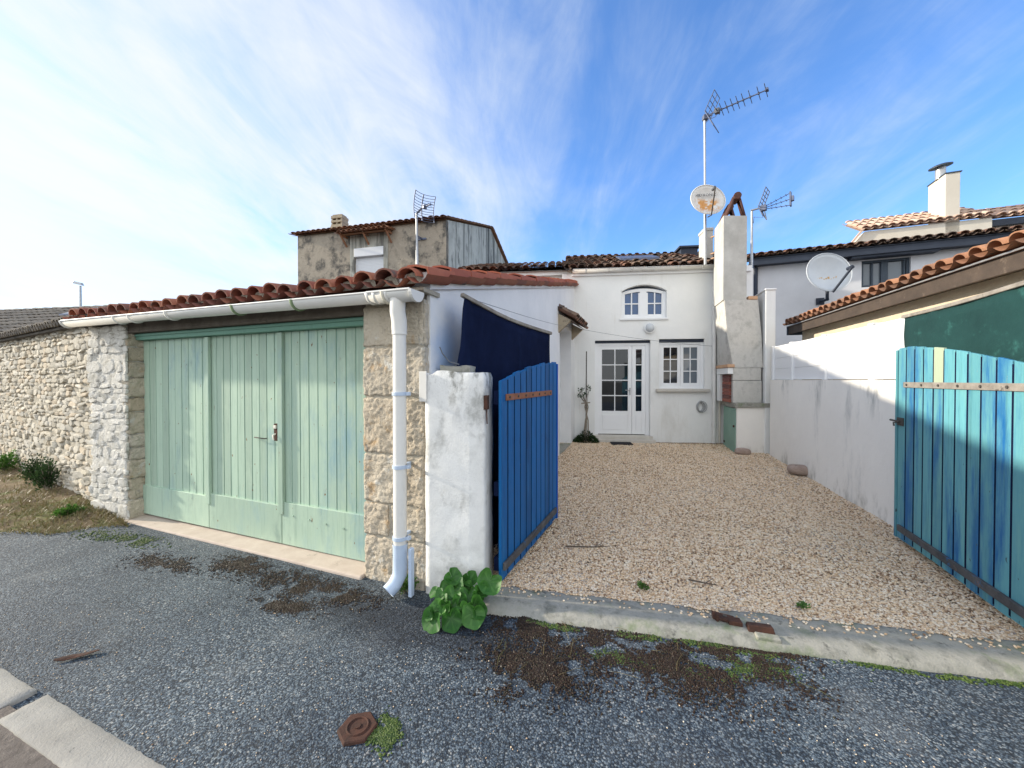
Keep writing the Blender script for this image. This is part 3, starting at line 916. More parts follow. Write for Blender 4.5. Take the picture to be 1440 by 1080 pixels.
# gutter
GZ0, GZ1 = 2.165, 2.215                  # rim at the right and left end
def gut(a): return GZ0 + (GZ1 - GZ0) * (-a / 4.7)
mb = MB()
def trough(a0, a1, r=.066, n=10, rn=.5, th=.004):
    vs = []
    for a in (a0, a1):
        for rr in (r, r - th):
            for k in range(n + 1):
                t = PI * k / n
                vs.append(GF(a, -.135, gut(a)) + Vector((-GF.U.y, GF.U.x, 0)) * (-math.cos(t) * rr) - Vector((0, 0, math.sin(t) * rr)))
    m = n + 1
    fs = []
    for k in range(n):
        fs += [(k, k + 1, 2 * m + k + 1, 2 * m + k), (m + k, m + k + 1, 3 * m + k + 1, 3 * m + k)]
        fs += [(k, k + 1, m + k + 1, m + k), (2 * m + k, 2 * m + k + 1, 3 * m + k + 1, 3 * m + k)]
    for kk in (0, n):
        fs.append((kk, m + kk, 3 * m + kk, 2 * m + kk))
    mb.add(vs, fs, 0, rn, True)
trough(-4.72, -.36)
GFn = Vector((-GF.U.y, GF.U.x, 0))
mb.tube([GF(-4.72, -.135, gut(-4.72)) - GFn * .064, GF(-.36, -.135, gut(-.36)) - GFn * .064], .008, 8)
gutter = mb.build('gutter', M['pvc'], garage)
mb = MB(); trough(-.362, .005, .070); 
mb.tube([GF(-.362, -.135, gut(-.36) + .001) - GFn * .068, GF(.005, -.135, gut(0) + .001) - GFn * .068], .009, 8)
for a in (-.36, -.30, -.20):
    trough(a - .012, a + .012, .075)
mb.build('outlet_section', M['pvc'], gutter)
for a in (.012, -4.722):
    mb = MB(); n = 12
    for aa in (a - .006, a + .006):
        pass
    ring = lambda aa, rr: [GF(aa, -.135, gut(a)) + GFn * (-math.cos(PI * k / n) * rr) - Vector((0, 0, math.sin(PI * k / n) * rr)) for k in range(n + 1)]
    A = ring(a - .012, .078); B = ring(a + .012, .078)
    mb.add(A + B, [tuple(range(n + 1)), tuple(range(2 * n + 1, n, -1))] + [(k, k + 1, n + 2 + k, n + 1 + k) for k in range(n)] + [(0, n, 2 * n + 1, n + 1)], 0)
    mb.build('end_cap', M['pvc'], gutter)
for i, a in enumerate([GF.hit(x, b=-.135)[0] for x in (172, 193, 245, 338, 421)] + [-.225]):
    mb = MB(); n = 10; m = n + 1; vs = []
    for aa in (a - .011, a + .011):
        for rr in (.079, .068):
            for k in range(n + 1):
                t = PI * k / n
                vs.append(GF(aa, -.135, gut(a)) + GFn * (-math.cos(t) * rr) - Vector((0, 0, math.sin(t) * rr)))
    fs = []
    for k in range(n):
        fs += [(k, k + 1, 2 * m + k + 1, 2 * m + k), (k, k + 1, m + k + 1, m + k), (2 * m + k, 2 * m + k + 1, 3 * m + k + 1, 3 * m + k)]
    mb.add(vs, fs, 0, .5, True)
    mb.box(GF, a - .011, a + .011, -.07, .03, gut(a) - .03, gut(a) + .005)
    mb.build('gutter_bracket', M['gut_green'] if i in (3, 4) else (M['pvc_old'] if i == 5 else M['pvc']), gutter)

# downpipe
pa = -.145
mb = MB()
pb = -.135
mb.tube([GF(pa, pb, 2.12), GF(pa, pb, 2.03), GF(pa, -.118, 1.97), GF(pa, -.115, 1.90)], .054, 16)
mb.tube([GF(pa, -.115, 1.93), GF(pa, -.115, .36)], .047, 18)
mb.tube([GF(pa, -.115, 1.935), GF(pa, -.115, 1.87)], .053, 16)
dp = mb.build('downpipe', M['pvc'], garage)
for zc in (1.45, .93, .42):
    mb = MB(); mb.tube([GF(pa, -.115, zc - .012), GF(pa, -.115, zc + .012)], .0535, 18)
    mb.box(GF, pa + .04, pa + .075, -.115, -.085, zc - .012, zc + .012)
    mb.box(GF, pa - .012, pa + .012, -.06, .03, zc - .01, zc + .01)
    mb.build('pipe_clip', M['pvc_blue'], dp)
mb = MB()
pts = [GF(pa, -.115, .375), GF(pa, -.115, .22), GF(pa - .006, -.115, .15), GF(pa - .022, -.15, .095), GF(pa - .045, -.195, .06)]
mb.tube(pts, .051, 18, caps=False)
mb.tube(pts, .046, 18, caps=False)
mb.tube([GF(pa, -.115, .38), GF(pa, -.115, .365)], .053, 18, caps=False)
mb.build('spout', M['pvc_blue'], dp)
mb = MB(); mb.box(GF, pa + .105, pa + .160, -.012, .03, 1.40, 1.60); mb.box(GF, pa + .100, pa + .165, -.018, -.010, 1.39, 1.61); mb.build('junction_box', M['pvc'], garage, bevel=.004)
mb = MB(); mb.box(GF, pa + .085, pa + .112, -.14, -.10, .02, .36); mb.build('short_duct', M['pvc_blue'], garage, bevel=.004)

# ------------------------------------------------------------------ rubble wall on the left
B0 = GF(-4.58, 0.05, 0).xy
RW = Fr((B0.x, B0.y), (.877, -.480), (.480, .877))
rw = thing('rubble_wall', RW(-3, 0, 0), 'long rough rubble stone wall capped with old tiles left of the garage', 'stone wall')
LEN = 9.0
mb = MB(); rough_block(mb, RW, -LEN, -.02, .0, .36, -.1, 2.24, 110, .010, 0, 2.2, 8); mb.build('mortar_core', M['mortar'], rw)
mb = MB(); rubble(mb, RW, -LEN, 0, -.03, 2.24, .030, (.038, .088), (.07, .27), .002, skip=.07)
mb.build('stone_face', M['stone'], rw)
mb = MB()
canal_roof(mb, RW(-LEN, -.10, 2.24), (.877, -.480), (.480, .877), LEN + .25, .55, .30, pitch=.125, course=.3, seg=5, rc=.058, jit=.01)
mb.box(RW, -LEN, 0.02, -.06, .40, 2.19, 2.235)
mb.build('coping_tiles', M['tile_grey'], rw)

# ------------------------------------------------------------------ low house behind it
LF = Fr((-9.2, 9.3), (.985, -.17), (.17, .985))
lh = thing('low_house', LF(-5, 1, 0), 'low house with a wide grey tiled roof and skylight behind the rubble wall', 'house')
mb = MB(); mb.box(LF, -13, .0, 0, 6.4, 0, 2.5)
mb.add([LF(0, 0, 2.5), LF(0, 6.4, 2.5), LF(0, 3.2, 3.95)], [(0, 1, 2)])
mb.build('wall', M['old_render'], lh)
mb = MB(); canal_roof(mb, LF(-13.2, -.25, 2.45), LF.U, LF.W, 13.4, 3.45, .455, pitch=.24, course=.4, seg=4, rc=.10, jit=.01)
canal_roof(mb, LF(.2, 6.65, 2.45), -LF.U, -LF.W, 13.4, 3.2, .455, pitch=.24, course=.4, seg=3, rc=.10, jit=.01)
roof = mb.build('roof', M['tile_grey'], lh)
mb = MB()
for k in range(30):
    mb.tube([LF(-13.2 + k * .45, 3.2, 4.03 + R.uniform(0, .02)), LF(-13.2 + k * .45 + .5, 3.2, 4.01)], .11, 8)
mb.build('ridge_tiles', M['tile_grey'], lh)
def on_low(a, b, h): return LF(a, b, 2.45 + .455 * (b + .25) + h)
a0 = -5.6; 
mb = MB(); mb.hexa([on_low(a0, 2.0, .06), on_low(a0 + 1.35, 2.0, .06), on_low(a0 + 1.35, 2.75, .06), on_low(a0, 2.75, .06), on_low(a0, 2.0, .15), on_low(a0 + 1.35, 2.0, .15), on_low(a0 + 1.35, 2.75, .15), on_low(a0, 2.75, .15)])
sk = mb.build('skylight', M['metal_dark'], lh)
mb = MB(); mb.add([on_low(a0 + .07, 2.06, .156), on_low(a0 + 1.28, 2.06, .156), on_low(a0 + 1.28, 2.69, .156), on_low(a0 + .07, 2.69, .156)], [(0, 1, 2, 3)]); mb.build('pane', M['glass_roof'], sk)

# ------------------------------------------------------------------ street lamp
c = P(113, 420, 20); sl = thing('street_lamp', (c.x, c.y, 0), 'slim grey street lamp standing far behind the grey roof', 'street lamp')
t = P(113, 402, 20)
mb = MB(); mb.tube([(c.x, c.y, 0), (c.x, c.y, 3), t], [.07, .06, .045], 10); mb.build('pole', M['metal'], sl)
mb = MB()
n = 12; L0 = t + Vector((.06, 0, .02)); vs = []; 
for k in range(n):
    an = 2 * PI * k / n
    vs.append(L0 + Vector((-.20 + .32 * math.cos(an), .14 * math.sin(an), -.04 + .06)))
for k in range(n):
    an = 2 * PI * k / n
    vs.append(L0 + Vector((-.20 + .26 * math.cos(an), .11 * math.sin(an), .09 + .06)))
vs = [Vector((v.x, v.y, v.z - (v.x - t.x) * .25)) for v in vs]
mb.add(vs, [tuple(range(n))[::-1], tuple(range(n, 2 * n))] + [(k, (k + 1) % n, n + (k + 1) % n, n + k) for k in range(n)], 0)
mb.build('lamp_head', M['metal'], sl)

# ------------------------------------------------------------------ tall old house
K = P(628, 540, 13.0)
OH = Fr((K.x, K.y), (.969, -.247), (.247, .969))
oh = thing('old_house', OH(-3, 4, 0), 'tall old house in blotchy grey render with a white roller shutter behind the garage', 'house')
WALLZ, RT_, DEP = 6.93, .315, 9.9
A_L = OH.hit(420)[0]
wa0, _ = OH.hit(499, 380); wa1, _ = OH.hit(540, 380)
_, wz1 = OH.hit(520, 349); wz0 = wz1 - 1.9
mb = MB()
mb.wall(lambda a, z, b: OH(a, b, z), [(A_L, 0), (0, 0), (0, WALLZ), (A_L, WALLZ)], [[(wa0, wz0), (wa1, wz0), (wa1, wz1), (wa0, wz1)]], thick=.18)
mb.build('front_wall', M['old_render'], oh)
mb = MB()
mb.add([OH(0, 0, 0), OH(0, DEP, 0), OH(0, DEP, WALLZ), OH(0, DEP / 2, WALLZ + RT_ * DEP / 2), OH(0, 0, WALLZ)], [(0, 1, 2, 3, 4)])
mb.build('gable_wall', M['gable_render'], oh)
mb = MB()
mb.add([OH(A_L, 0, 0), OH(A_L, DEP, 0), OH(A_L, DEP, WALLZ), OH(A_L, DEP / 2, WALLZ + RT_ * DEP / 2), OH(A_L, 0, WALLZ)], [(0, 1, 2, 3, 4)])
mb.add([OH(A_L, DEP, 0), OH(0, DEP, 0), OH(0, DEP, WALLZ), OH(A_L, DEP, WALLZ)], [(0, 1, 2, 3)])
mb.build('rear_wall', M['old_render'], oh)
mb = MB()
canal_roof(mb, OH(A_L - .18, -.14, WALLZ + .03), OH.U, OH.W, -A_L + .22, DEP / 2 + .14, RT_, pitch=.22, course=.42, seg=5, rc=.098, hc=.5)
canal_roof(mb, OH(.04, DEP + .14, WALLZ + .03), -OH.U, -OH.W, -A_L + .22, DEP / 2 + .14, RT_, pitch=.22, course=.42, seg=3, rc=.098, hc=.5)
roof = mb.build('roof', M['tile_brown'], oh)
# block chimney with slotted pot
cc = OH.hit(479)[0]
cb = 1.1
r_ = ray(479, 327); 
mb = MB()
cz = WALLZ + RT_ * cb
pq = OH(cc, cb, 0); 
ca = OH.hit(479, b=cb)[0]
mb.box(OH, ca - .27, ca + .27, cb - .22, cb + .22, cz - .4, cz + .28)
for z0_, z1_ in ((.28, .36), (.44, .52), (.60, .70)):
    mb.box(OH, ca - .25, ca + .25, cb - .2, cb + .2, cz + z0_, cz + z1_)
for da in (-.21, 0, .21):
    mb.box(OH, ca + da - .03, ca + da + .03, cb - .18, cb + .18, cz + .30, cz + .66)
mb.box(OH, ca - .21, ca + .21, cb - .15, cb + .15, cz + .70, cz + .76)
mb.build('chimney', M['flue_brick'], oh)
# window: shutter box, roller shutter, surround
mb = MB()
for x0, x1, z0_, z1_ in ((wa0 - .17, wa0, wz0, wz1 + .5), (wa1, wa1 + .17, wz0, wz1 + .5)):
    mb.box(OH, x0, x1, -.03, .03, z0_, z1_)
mb.box(OH, wa0, wa1, -.028, .028, wz1 + .02, wz1 + .5)
win = mb.build('window_surround', M['gable_render'], oh)
mb = MB(); mb.box(OH, wa0 + .0, wa1 - .0, -.05, .12, wz1 - .28, wz1 + .02); mb.build('shutter_box', M['shutter'], win, bevel=.01)
mb = MB()
z = wz0
while z < wz1 - .29:
    mb.box(OH, wa0 + .03, wa1 - .03, .09, .12, z, z + .047); z += .053
mb.box(OH, wa0, wa0 + .03, .06, .13, wz0, wz1 - .29); mb.box(OH, wa1 - .03, wa1, .06, .13, wz0, wz1 - .29)
mb.box(OH, wa0, wa1, .125, .16, wz0, wz1 - .29)
mb.build('roller_shutter', M['shutter'], win)
mb = MB()
canal_roof(mb, OH(wa0 - .42, -.42, wz1 + .47), OH.U, OH.W, wa1 - wa0 + .80, .42, .25, pitch=.2, course=.42, seg=5, rc=.09)
for x in (wa0 - .32, (wa0 + wa1) / 2, wa1 + .30):
    mb.bar(OH(x, -.01, wz1 + .12), OH(x, -.36, wz1 + .44), .05, .05)
    mb.bar(OH(x, .0, wz1 + .44), OH(x, -.38, wz1 + .44), .05, .05)
mb.build('window_hood', M['tile_brown'], oh)
# ------------------------------------------------------------------ the white house at the back of the courtyard
FLp = P(812, 540, 8.90); FRp = P(1058, 540, 8.47)
HU = Vector((FRp.x - FLp.x, FRp.y - FLp.y)).normalized()
HF = Fr((FLp.x, FLp.y), HU, (-HU.y, HU.x))
WID = (FRp.xy - FLp.xy).length
HZ = 3.99                                           # eave
GZ = .13                                            # ground here
house = thing('white_house', HF(2, 2, 0), 'small white rendered house with a glazed double door at the end of the courtyard', 'house')
hx = lambda px, b=0.: HF.hit(px, b=b)[0]
hz = lambda px, py, b=0.: HF.hit(px, py, b=b)[1]
d0, d1 = hx(836.5), hx(914.5); dz0, dz1 = hz(876, 613), hz(876, 478.5)
w0, w1 = hx(926.5), hx(990.5); wz0_, wz1_ = hz(958, 546.5), hz(958, 476.5)
u0, u1 = hx(873.5), hx(937); uz0, uz1, uza = hz(905, 447.5), hz(905, 409.5), hz(905, 400.5)
arch = [(u0 + (u1 - u0) * k / 12, uz1 + (uza - uz1) * math.sin(PI * k / 12) ** .8) for k in range(12, -1, -1)]
uhole = [(u0, uz0), (u1, uz0)] + arch
REV = .16
f3 = lambda a, z, b: HF(a, b, z)
mb = MB()
mb.wall(f3, [(-.35, -.1), (WID, -.1), (WID, HZ), (-.35, HZ)], [[(d0, dz0), (d1, dz0), (d1, dz1), (d0, dz1)], [(w0, wz0_), (w1, wz0_), (w1, wz1_), (w0, wz1_)], uhole], thick=REV)
mb.build('front_wall', M['render_white'], house)
mb = MB()
DP = 5.8; RS = .38
mb.add([HF(-.05, .02, 0), HF(-.05, DP, 0), HF(-.05, DP, HZ), HF(-.05, DP / 2, HZ + RS * DP / 2), HF(-.05, .02, HZ)], [(0, 1, 2, 3, 4)])
mb.add([HF(WID, .0, 0), HF(WID, DP, 0), HF(WID, DP, HZ), HF(WID, DP / 2, HZ + RS * DP / 2), HF(WID, .0, HZ)], [(0, 1, 2, 3, 4)])
mb.add([HF(-.05, DP, 0), HF(WID, DP, 0), HF(WID, DP, HZ), HF(-.05, DP, HZ)], [(0, 1, 2, 3)])
mb.build('gable_wall', M['render_side'], house)
# room behind the glazing
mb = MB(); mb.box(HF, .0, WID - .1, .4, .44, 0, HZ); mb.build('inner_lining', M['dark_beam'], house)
mb = MB()
canal_roof(mb, HF(-.22, -.16, HZ + .05), HF.U, HF.W, WID - .40, DP / 2 + .16, RS, pitch=.2, course=.33, seg=6, rc=.094, jit=.02)
canal_roof(mb, HF(WID, DP + .16, HZ + .05), -HF.U, -HF.W, WID + .22, DP / 2 + .16, RS, pitch=.2, course=.36, seg=3, rc=.094)
for k in range(14):
    mb.tube([HF(-.2 + k * .36, DP / 2, HZ + RS * DP / 2 + .13 + R.uniform(0, .02)), HF(-.2 + k * .36 + .40, DP / 2, HZ + RS * DP / 2 + .11)], .10, 8)
roof = mb.build('roof', M['tile_old'], house)
# low dark roof vent
va, vb = hx(965, 2.4), 2.4
vz = HZ + .05 + RS * (vb + .16)
mb = MB(); mb.box(HF, va - .22, va + .22, vb - .2, vb + .2, vz - .1, vz + .20); mb.box(HF, va - .28, va + .28, vb - .26, vb + .26, vz + .20, vz + .25)
mb.build('vent', M['fascia'], roof)
sa = hx(896, 1.3)
mb = MB(); q = lambda a, b, h: HF(a, b, HZ + .05 + RS * (b + .16) + h)
mb.hexa([q(sa - .5, .9, .08), q(sa + .45, .9, .08), q(sa + .45, 1.7, .08), q(sa - .5, 1.7, .08), q(sa - .5, .9, .15), q(sa + .45, .9, .15), q(sa + .45, 1.7, .15), q(sa - .5, 1.7, .15)])
mb.build('flashing', M['metal_dark'], roof)
# gutter and downpipes
mb = MB(); n = 8
A, Bq = -.12, hx(1004, -.1)
def half_gutter(mb, fr, a0, a1, b, z, r=.065, n=8):
    vs = []
    for a in (a0, a1):
        for rr in (r, r - .005):
            for k in range(n + 1):
                t = PI * k / n
                vs.append(fr(a, b - math.cos(t) * rr, z - math.sin(t) * rr))
    m = n + 1; fs = []
    for k in range(n):
        fs += [(k, k + 1, 2 * m + k + 1, 2 * m + k), (m + k, m + k + 1, 3 * m + k + 1, 3 * m + k), (k, k + 1, m + k + 1, m + k), (2 * m + k, 2 * m + k + 1, 3 * m + k + 1, 3 * m + k)]
    mb.add(vs, fs, 0, .5, True)
    mb.tube([fr(a0, b - r, z), fr(a1, b - r, z)], .009, 6)
half_gutter(mb, HF, A, Bq, -.12, HZ + .055)
for k in range(6):
    a = A + .3 + k * .5
    if a < Bq: half_gutter(mb, HF, a - .015, a + .015, -.12, HZ + .055, .071)
gt = mb.build('gutter', M['pvc'], house)
mb = MB(); mb.box(HF, A, WID - .05, -.052, -.002, HZ - .06, HZ + .06); mb.build('fascia_board', M['white_frame'], house)
pa_ = hx(1004.5, -.08)
mb = MB(); mb.tube([HF(pa_, -.12, HZ), HF(pa_, -.085, HZ - .14), HF(pa_, -.075, HZ - .25), HF(pa_, -.075, GZ + .02)], .042, 12)
dp2 = mb.build('downpipe', M['pvc'], house)
for zc in (.55, 1.9, 3.2):
    mb = MB(); mb.tube([HF(pa_, -.075, zc - .02), HF(pa_, -.075, zc + .02)], .050, 12); mb.box(HF, pa_ - .01, pa_ + .01, -.04, .01, zc - .01, zc + .01); mb.build('pipe_clip', M['pvc'], dp2)
pb_ = pa_ + .13
mb = MB(); mb.tube([HF(pb_, -.04, HZ - .12), HF(pb_, -.04, GZ + .02)], .022, 10); mb.build('thin_pipe', M['pvc_old'], house)


def sash(name, a0, a1, z0, z1, cols, rows, zp0, parent, mglass, b=.10, st=.065, top=None, bar=.022, mats=None):
    """a glazed leaf: stiles, rails, glazing bars, one sheet of glass. zp0 is the foot of the glass"""
    mb = MB()
    T = .05
    mb.box(HF, a0, a0 + st, b, b + T, z0, z1); mb.box(HF, a1 - st, a1, b, b + T, z0, z1)
    mb.box(HF, a0 + st, a1 - st, b + .001, b + T, z1 - st, z1); mb.box(HF, a0 + st, a1 - st, b + .001, b + T, z0, zp0)
    for i in range(1, cols):
        x = a0 + st + (a1 - a0 - 2 * st) * i / cols
        mb.box(HF, x - bar / 2, x + bar / 2, b + .004, b + .035, zp0, z1 - st)
    for j in range(1, rows):
        z = zp0 + (z1 - st - zp0) * j / rows
        mb.box(HF, a0 + st, a1 - st, b + .006, b + .033, z - bar / 2, z + bar / 2)
    lf = mb.build(name, M['white_frame'], parent, bevel=.004)
    mb = MB(); mb.box(HF, a0 + st - .01, a1 - st + .01, b + .022, b + .030, zp0 - .01, z1 - st + .01); mb.build('glass', mglass, lf)
    return lf


# door
mb = MB()
z1 = hz(876, 482)
mb.box(HF, d0 + .0, d0 + .085, .08, REV + .02, dz0, z1); mb.box(HF, d1 - .085, d1, .08, REV + .02, dz0, z1); mb.box(HF, d0 + .085, d1 - .085, .081, REV + .02, z1 - .06, z1)
door = mb.build('door_frame', M['white_frame'], house, bevel=.004)
dm = hx(889.5)
zg = hz(876, 578.5)
zs = dz0 + .03
lf = sash('door_leaf', d0 + .085, dm, zs, z1 - .06, 2, 4, zg, door, M['glass_dark'], .095, .085)
for (x0, x1) in ((d0 + .085 + .10, dm - .10),):
    mb = MB(); mb.box(HF, x0, x1, .088, .096, zs + .10, zg - .085); mb.build('door_panel', M['white_frame'], lf, bevel=.004)
hc, hzc = hx(885, .08), hz(885, 549, .08)
mb = MB(); mb.box(HF, dm - .055, dm - .025, .086, .096, hzc - .11, hzc + .06); mb.tube([HF(dm - .04, .09, hzc), HF(dm - .04, .05, hzc), HF(dm - .15, .045, hzc + .005)], .009, 8); mb.build('handle', M['metal'], lf)
rf_ = sash('door_leaf', dm + .006, d1 - .085, zs, z1 - .06, 1, 4, zg, door, M['glass_dark'], .095, .085)
mb = MB(); mb.box(HF, dm + .006 + .09, d1 - .085 - .09, .088, .096, zs + .10, zg - .085); mb.build('door_panel', M['white_frame'], rf_, bevel=.004)
mb = MB(); mb.box(HF, d0 + .001, d1 - .001, .06, .20, z1 + .001, dz1 - .003); mb.build('shutter_slot', M['fascia'], door)
mb = MB(); mb.box(HF, d0 - .05, d1 + .04, -.10, .16, GZ - .1, dz0 + .012); mb.box(HF, d0 - .08, d1 + .07, -.22, -.10, GZ - .1, dz0 - .055); mb.build('threshold', M['stone_sill'], house, bevel=.008)
# ground floor window
mb = MB()
zt = hz(958, 481)
mb.box(HF, w0, w0 + .06, .07, REV + .02, wz0_, zt); mb.box(HF, w1 - .06, w1, .07, REV + .02, wz0_, zt); mb.box(HF, w0 + .06, w1 - .06, .071, REV + .02, zt - .05, zt); mb.box(HF, w0 + .06, w1 - .06, .071, REV + .02, wz0_, wz0_ + .06)
win = mb.build('window_frame', M['white_frame'], house, bevel=.004)
wm = (w0 + w1) / 2
for x0, x1, g in ((w0 + .06, wm - .002, 'glass_dark'), (wm + .002, w1 - .06, 'glass_net')):
    sash('window_sash', x0, x1, wz0_ + .06, zt - .05, 2, 3, wz0_ + .125, win, M[g], .085, .065)
mb = MB(); mb.box(HF, w0 + .001, w1 - .001, .05, .20, zt + .001, wz1_ - .003); mb.build('shutter_slot', M['fascia'], win)
mb = MB(); mb.box(HF, w0 - .07, w1 + .10, -.09, .10, wz0_ - .075, wz0_ - .002); mb.build('window_sill', M['stone_sill'], win, bevel=.015)
# arched window upstairs
mb = MB()
za = uz1 + .005
mb.box(HF, u0, u0 + .06, .07, REV + .02, uz0, uz1); mb.box(HF, u1 - .06, u1, .07, REV + .02, uz0, uz1); mb.box(HF, u0 + .06, u1 - .06, .071, REV + .02, uz0, uz0 + .06)
fa = [(u0 + (u1 - u0) * k / 12, uz1 - .01 + (uza - uz1) * .62 * math.sin(PI * k / 12) ** .8) for k in range(13)]
for k in range(12):
    (a, z), (a2, z2) = fa[k], fa[k + 1]
    mb.hexa([HF(a, .073, z - .07), HF(a2, .073, z2 - .07), HF(a2, REV + .02, z2 - .07), HF(a, REV + .02, z - .07), HF(a, .073, z), HF(a2, .073, z2), HF(a2, REV + .02, z2), HF(a, REV + .02, z)])
um = (u0 + u1) / 2
mb.box(HF, um - .075, um + .075, .074, REV, uz0 + .06, uz1 + (uza - uz1) * .45)
for x0, x1 in ((u0 + .06, um - .075), (um + .075, u1 - .06)):
    mb.box(HF, (x0 + x1) / 2 - .013, (x0 + x1) / 2 + .013, .085, .12, uz0 + .06, uz1)
    zc = uz0 + .06 + (uz1 - uz0 - .06) * .52
    mb.box(HF, x0, x1, .087, .118, zc - .013, zc + .013)
    mb.box(HF, x0 - .001, x0 + .03, .08, .12, uz0 + .06, uz1 - .02); mb.box(HF, x1 - .03, x1 + .001, .08, .12, uz0 + .06, uz1 - .02)
    mb.box(HF, x0 + .03, x1 - .03, .081, .12, uz0 + .06, uz0 + .10)
aw = mb.build('arched_window_frame', M['white_frame'], house, bevel=.003)
mb = MB(); mb.box(HF, u0 + .02, u1 - .02, .115, .125, uz0 + .03, uz1 + (uza - uz1) * .5); mb.build('glass', M['glass_blue'], aw)
mb = MB(); mb.add([HF(a, .14, z) for a, z in uhole], [tuple(range(len(uhole)))]); mb.build('shutter_slot', M['fascia'], aw)
mb = MB(); mb.box(HF, u0 - .03, u1 + .03, -.035, .08, uz0 - .045, uz0 - .002); mb.build('window_sill', M['render_side'], aw, bevel=.006)
mb = MB()
for k in range(12):
    (a, z), (a2, z2) = arch[k], arch[k + 1]
    mb.hexa([HF(a, -.014, z + .003), HF(a2, -.014, z2 + .003), HF(a2, .01, z2 + .003), HF(a, .01, z + .003), HF(a, -.014, z + .05), HF(a2, -.014, z2 + .05), HF(a2, .01, z2 + .05), HF(a, .01, z + .05)])
mb.build('arch_trim', M['render_white'], aw)
# set-back wing on the left with its own roof strip
AX = -2.35
mb = MB(); mb.wall(lambda a, z, b: HF(a, .55 + b, z), [(AX - .6, 0), (-.06, 0), (-.06, 4.25), (AX - .6, 4.25)], thick=.25)
mb.box(HF, AX - .6, -.055, .46, .55, 4.10, 4.215)
mb.build('wing_wall', M['render_white'], house)
mb = MB(); canal_roof(mb, HF(AX - .6, .38, 4.235), HF.U, HF.W, -AX + .6 + .3, 2.7, .33, pitch=.2, course=.34, seg=5, rc=.092, jit=.012)
mb.build('wing_roof', M['tile_old'], house)

# ------------------------------------------------------------------ fittings on the facade
la, lz = HF.hit(913.5, 461, b=-.02)
wl = thing('wall_lamp', HF(la, 0, lz - .15), 'round white bulkhead lamp on the house wall beneath the arched window', 'wall lamp')
mb = MB(); mb.tube([HF(la, .0, lz), HF(la, -.05, lz)], .120, 20); mb.build('lamp_base', M['lamp_white'], wl, bevel=.006)
mb = MB()
for k, (rr, bb) in enumerate(((.115, -.052), (.10, -.085), (.06, -.105), (.02, -.112))): pass
pro = [(.098, -.051), (.093, -.075), (.075, -.10), (.04, -.115), (.0001, -.12)]
vs = []; ns = 18
for rr, bb in pro:
    for k in range(ns): vs.append(HF(la + rr * math.cos(2 * PI * k / ns), bb, lz + rr * math.sin(2 * PI * k / ns)))
mb.add(vs, [(i * ns + k, i * ns + (k + 1) % ns, (i + 1) * ns + (k + 1) % ns, (i + 1) * ns + k) for i in range(4) for k in range(ns)], 0, .5, True)
mb.build('glass_dome', M['dish_grey'], wl)
mb = MB()
ca_, cz_ = HF.hit(985, 572, b=-.03)
for j in range(4):
    pts = []
    for k in range(19):
        t = 2 * PI * k / 18 + j
        pts.append(HF(ca_ + (.068 + .010 * j) * math.cos(t) + .015 * (j - 1), -.02 - .012 * j, cz_ + (.10 + .02 * (j % 2)) * math.sin(t)))
    mb.tube(pts, .009, 6, caps=False)
mb.tube([HF(ca_, .0, cz_ + .12), HF(ca_, -.08, cz_ + .12)], .02, 8)
tag(mb.build('hose_coil', M['metal'], loc=HF(ca_, 0, cz_ - .15)), 'small coil of pale hose hung on the wall under the ground floor window', 'hose')
mb = MB(); ma0, ma1 = hx(860, -.45), hx(890, -.45)
mb.box(HF, ma0, ma1, -.52, -.22, GZ + .006, GZ + .030)
for k in range(14):
    mb.box(HF, ma0 + .01 + (ma1 - ma0 - .02) * k / 14, ma0 + .01 + (ma1 - ma0 - .02) * (k + .5) / 14, -.51, -.23, GZ + .030, GZ + .036)
tag(mb.build('doormat', M['rubber']), 'black ribbed doormat lying on the gravel in front of the glazed door', 'doormat')

# ------------------------------------------------------------------ outdoor fireplace with its tall flue
bf0 = P(1018, 540, 8.35); 
q0 = G(1036, 637, GZ - .0); q1 = G(1084, 637, GZ)
BU = Vector((q1.x - q0.x, q1.y - q0.y)).normalized()
BF = Fr((q0.x, q0.y), BU, (.262, .965))
bw = (q1.xy - q0.xy).length
DEPB = 1.0
fire = thing('outdoor_fireplace', BF(.3, .5, GZ), 'roughcast barbecue fireplace with a tall grey chimney in the right rear corner', 'fireplace')
bx = lambda px, b=0.: BF.hit(px, b=b)[0]
bz = lambda px, py, b=0.: BF.hit(px, py, b=b)[1]
zc0 = bz(1060, 573)
mb = MB()
mb.wall(lambda a, z, b: BF(a, b, z), [(0, GZ - .15), (bw, GZ - .15), (bw, zc0), (0, zc0)], thick=.12)
mb.box(BF, 0.02, bw, DEPB - .1, DEPB, GZ - .1, zc0)
mb.box(BF, 0.03, bw - .02, .13, DEPB - .12, zc0 - .06, zc0 - .002)
mb.build('base', M['wall_white'], fire)
mb = MB(); mb.box(BF, -.012, .012, .06, DEPB - .08, GZ - .02, zc0 - .03); dd = mb.build('cupboard_door', M['green_door'], fire, bevel=.003)
mb = MB(); mb.box(BF, -.032, -.012, .12, .17, zc0 - .40, zc0 - .36); mb.build('door_catch', M['rust'], dd)
mb = MB(); mb.box(BF, -.02, -.011, DEPB - .2, DEPB - .1, GZ + .08, GZ + .12); mb.build('door_hinge', M['rust'], dd)
mb = MB(); mb.box(BF, -.05, bw + .02, -.04, DEPB, zc0, zc0 + .085); mb.build('counter', M['concrete'], fire, bevel=.012)
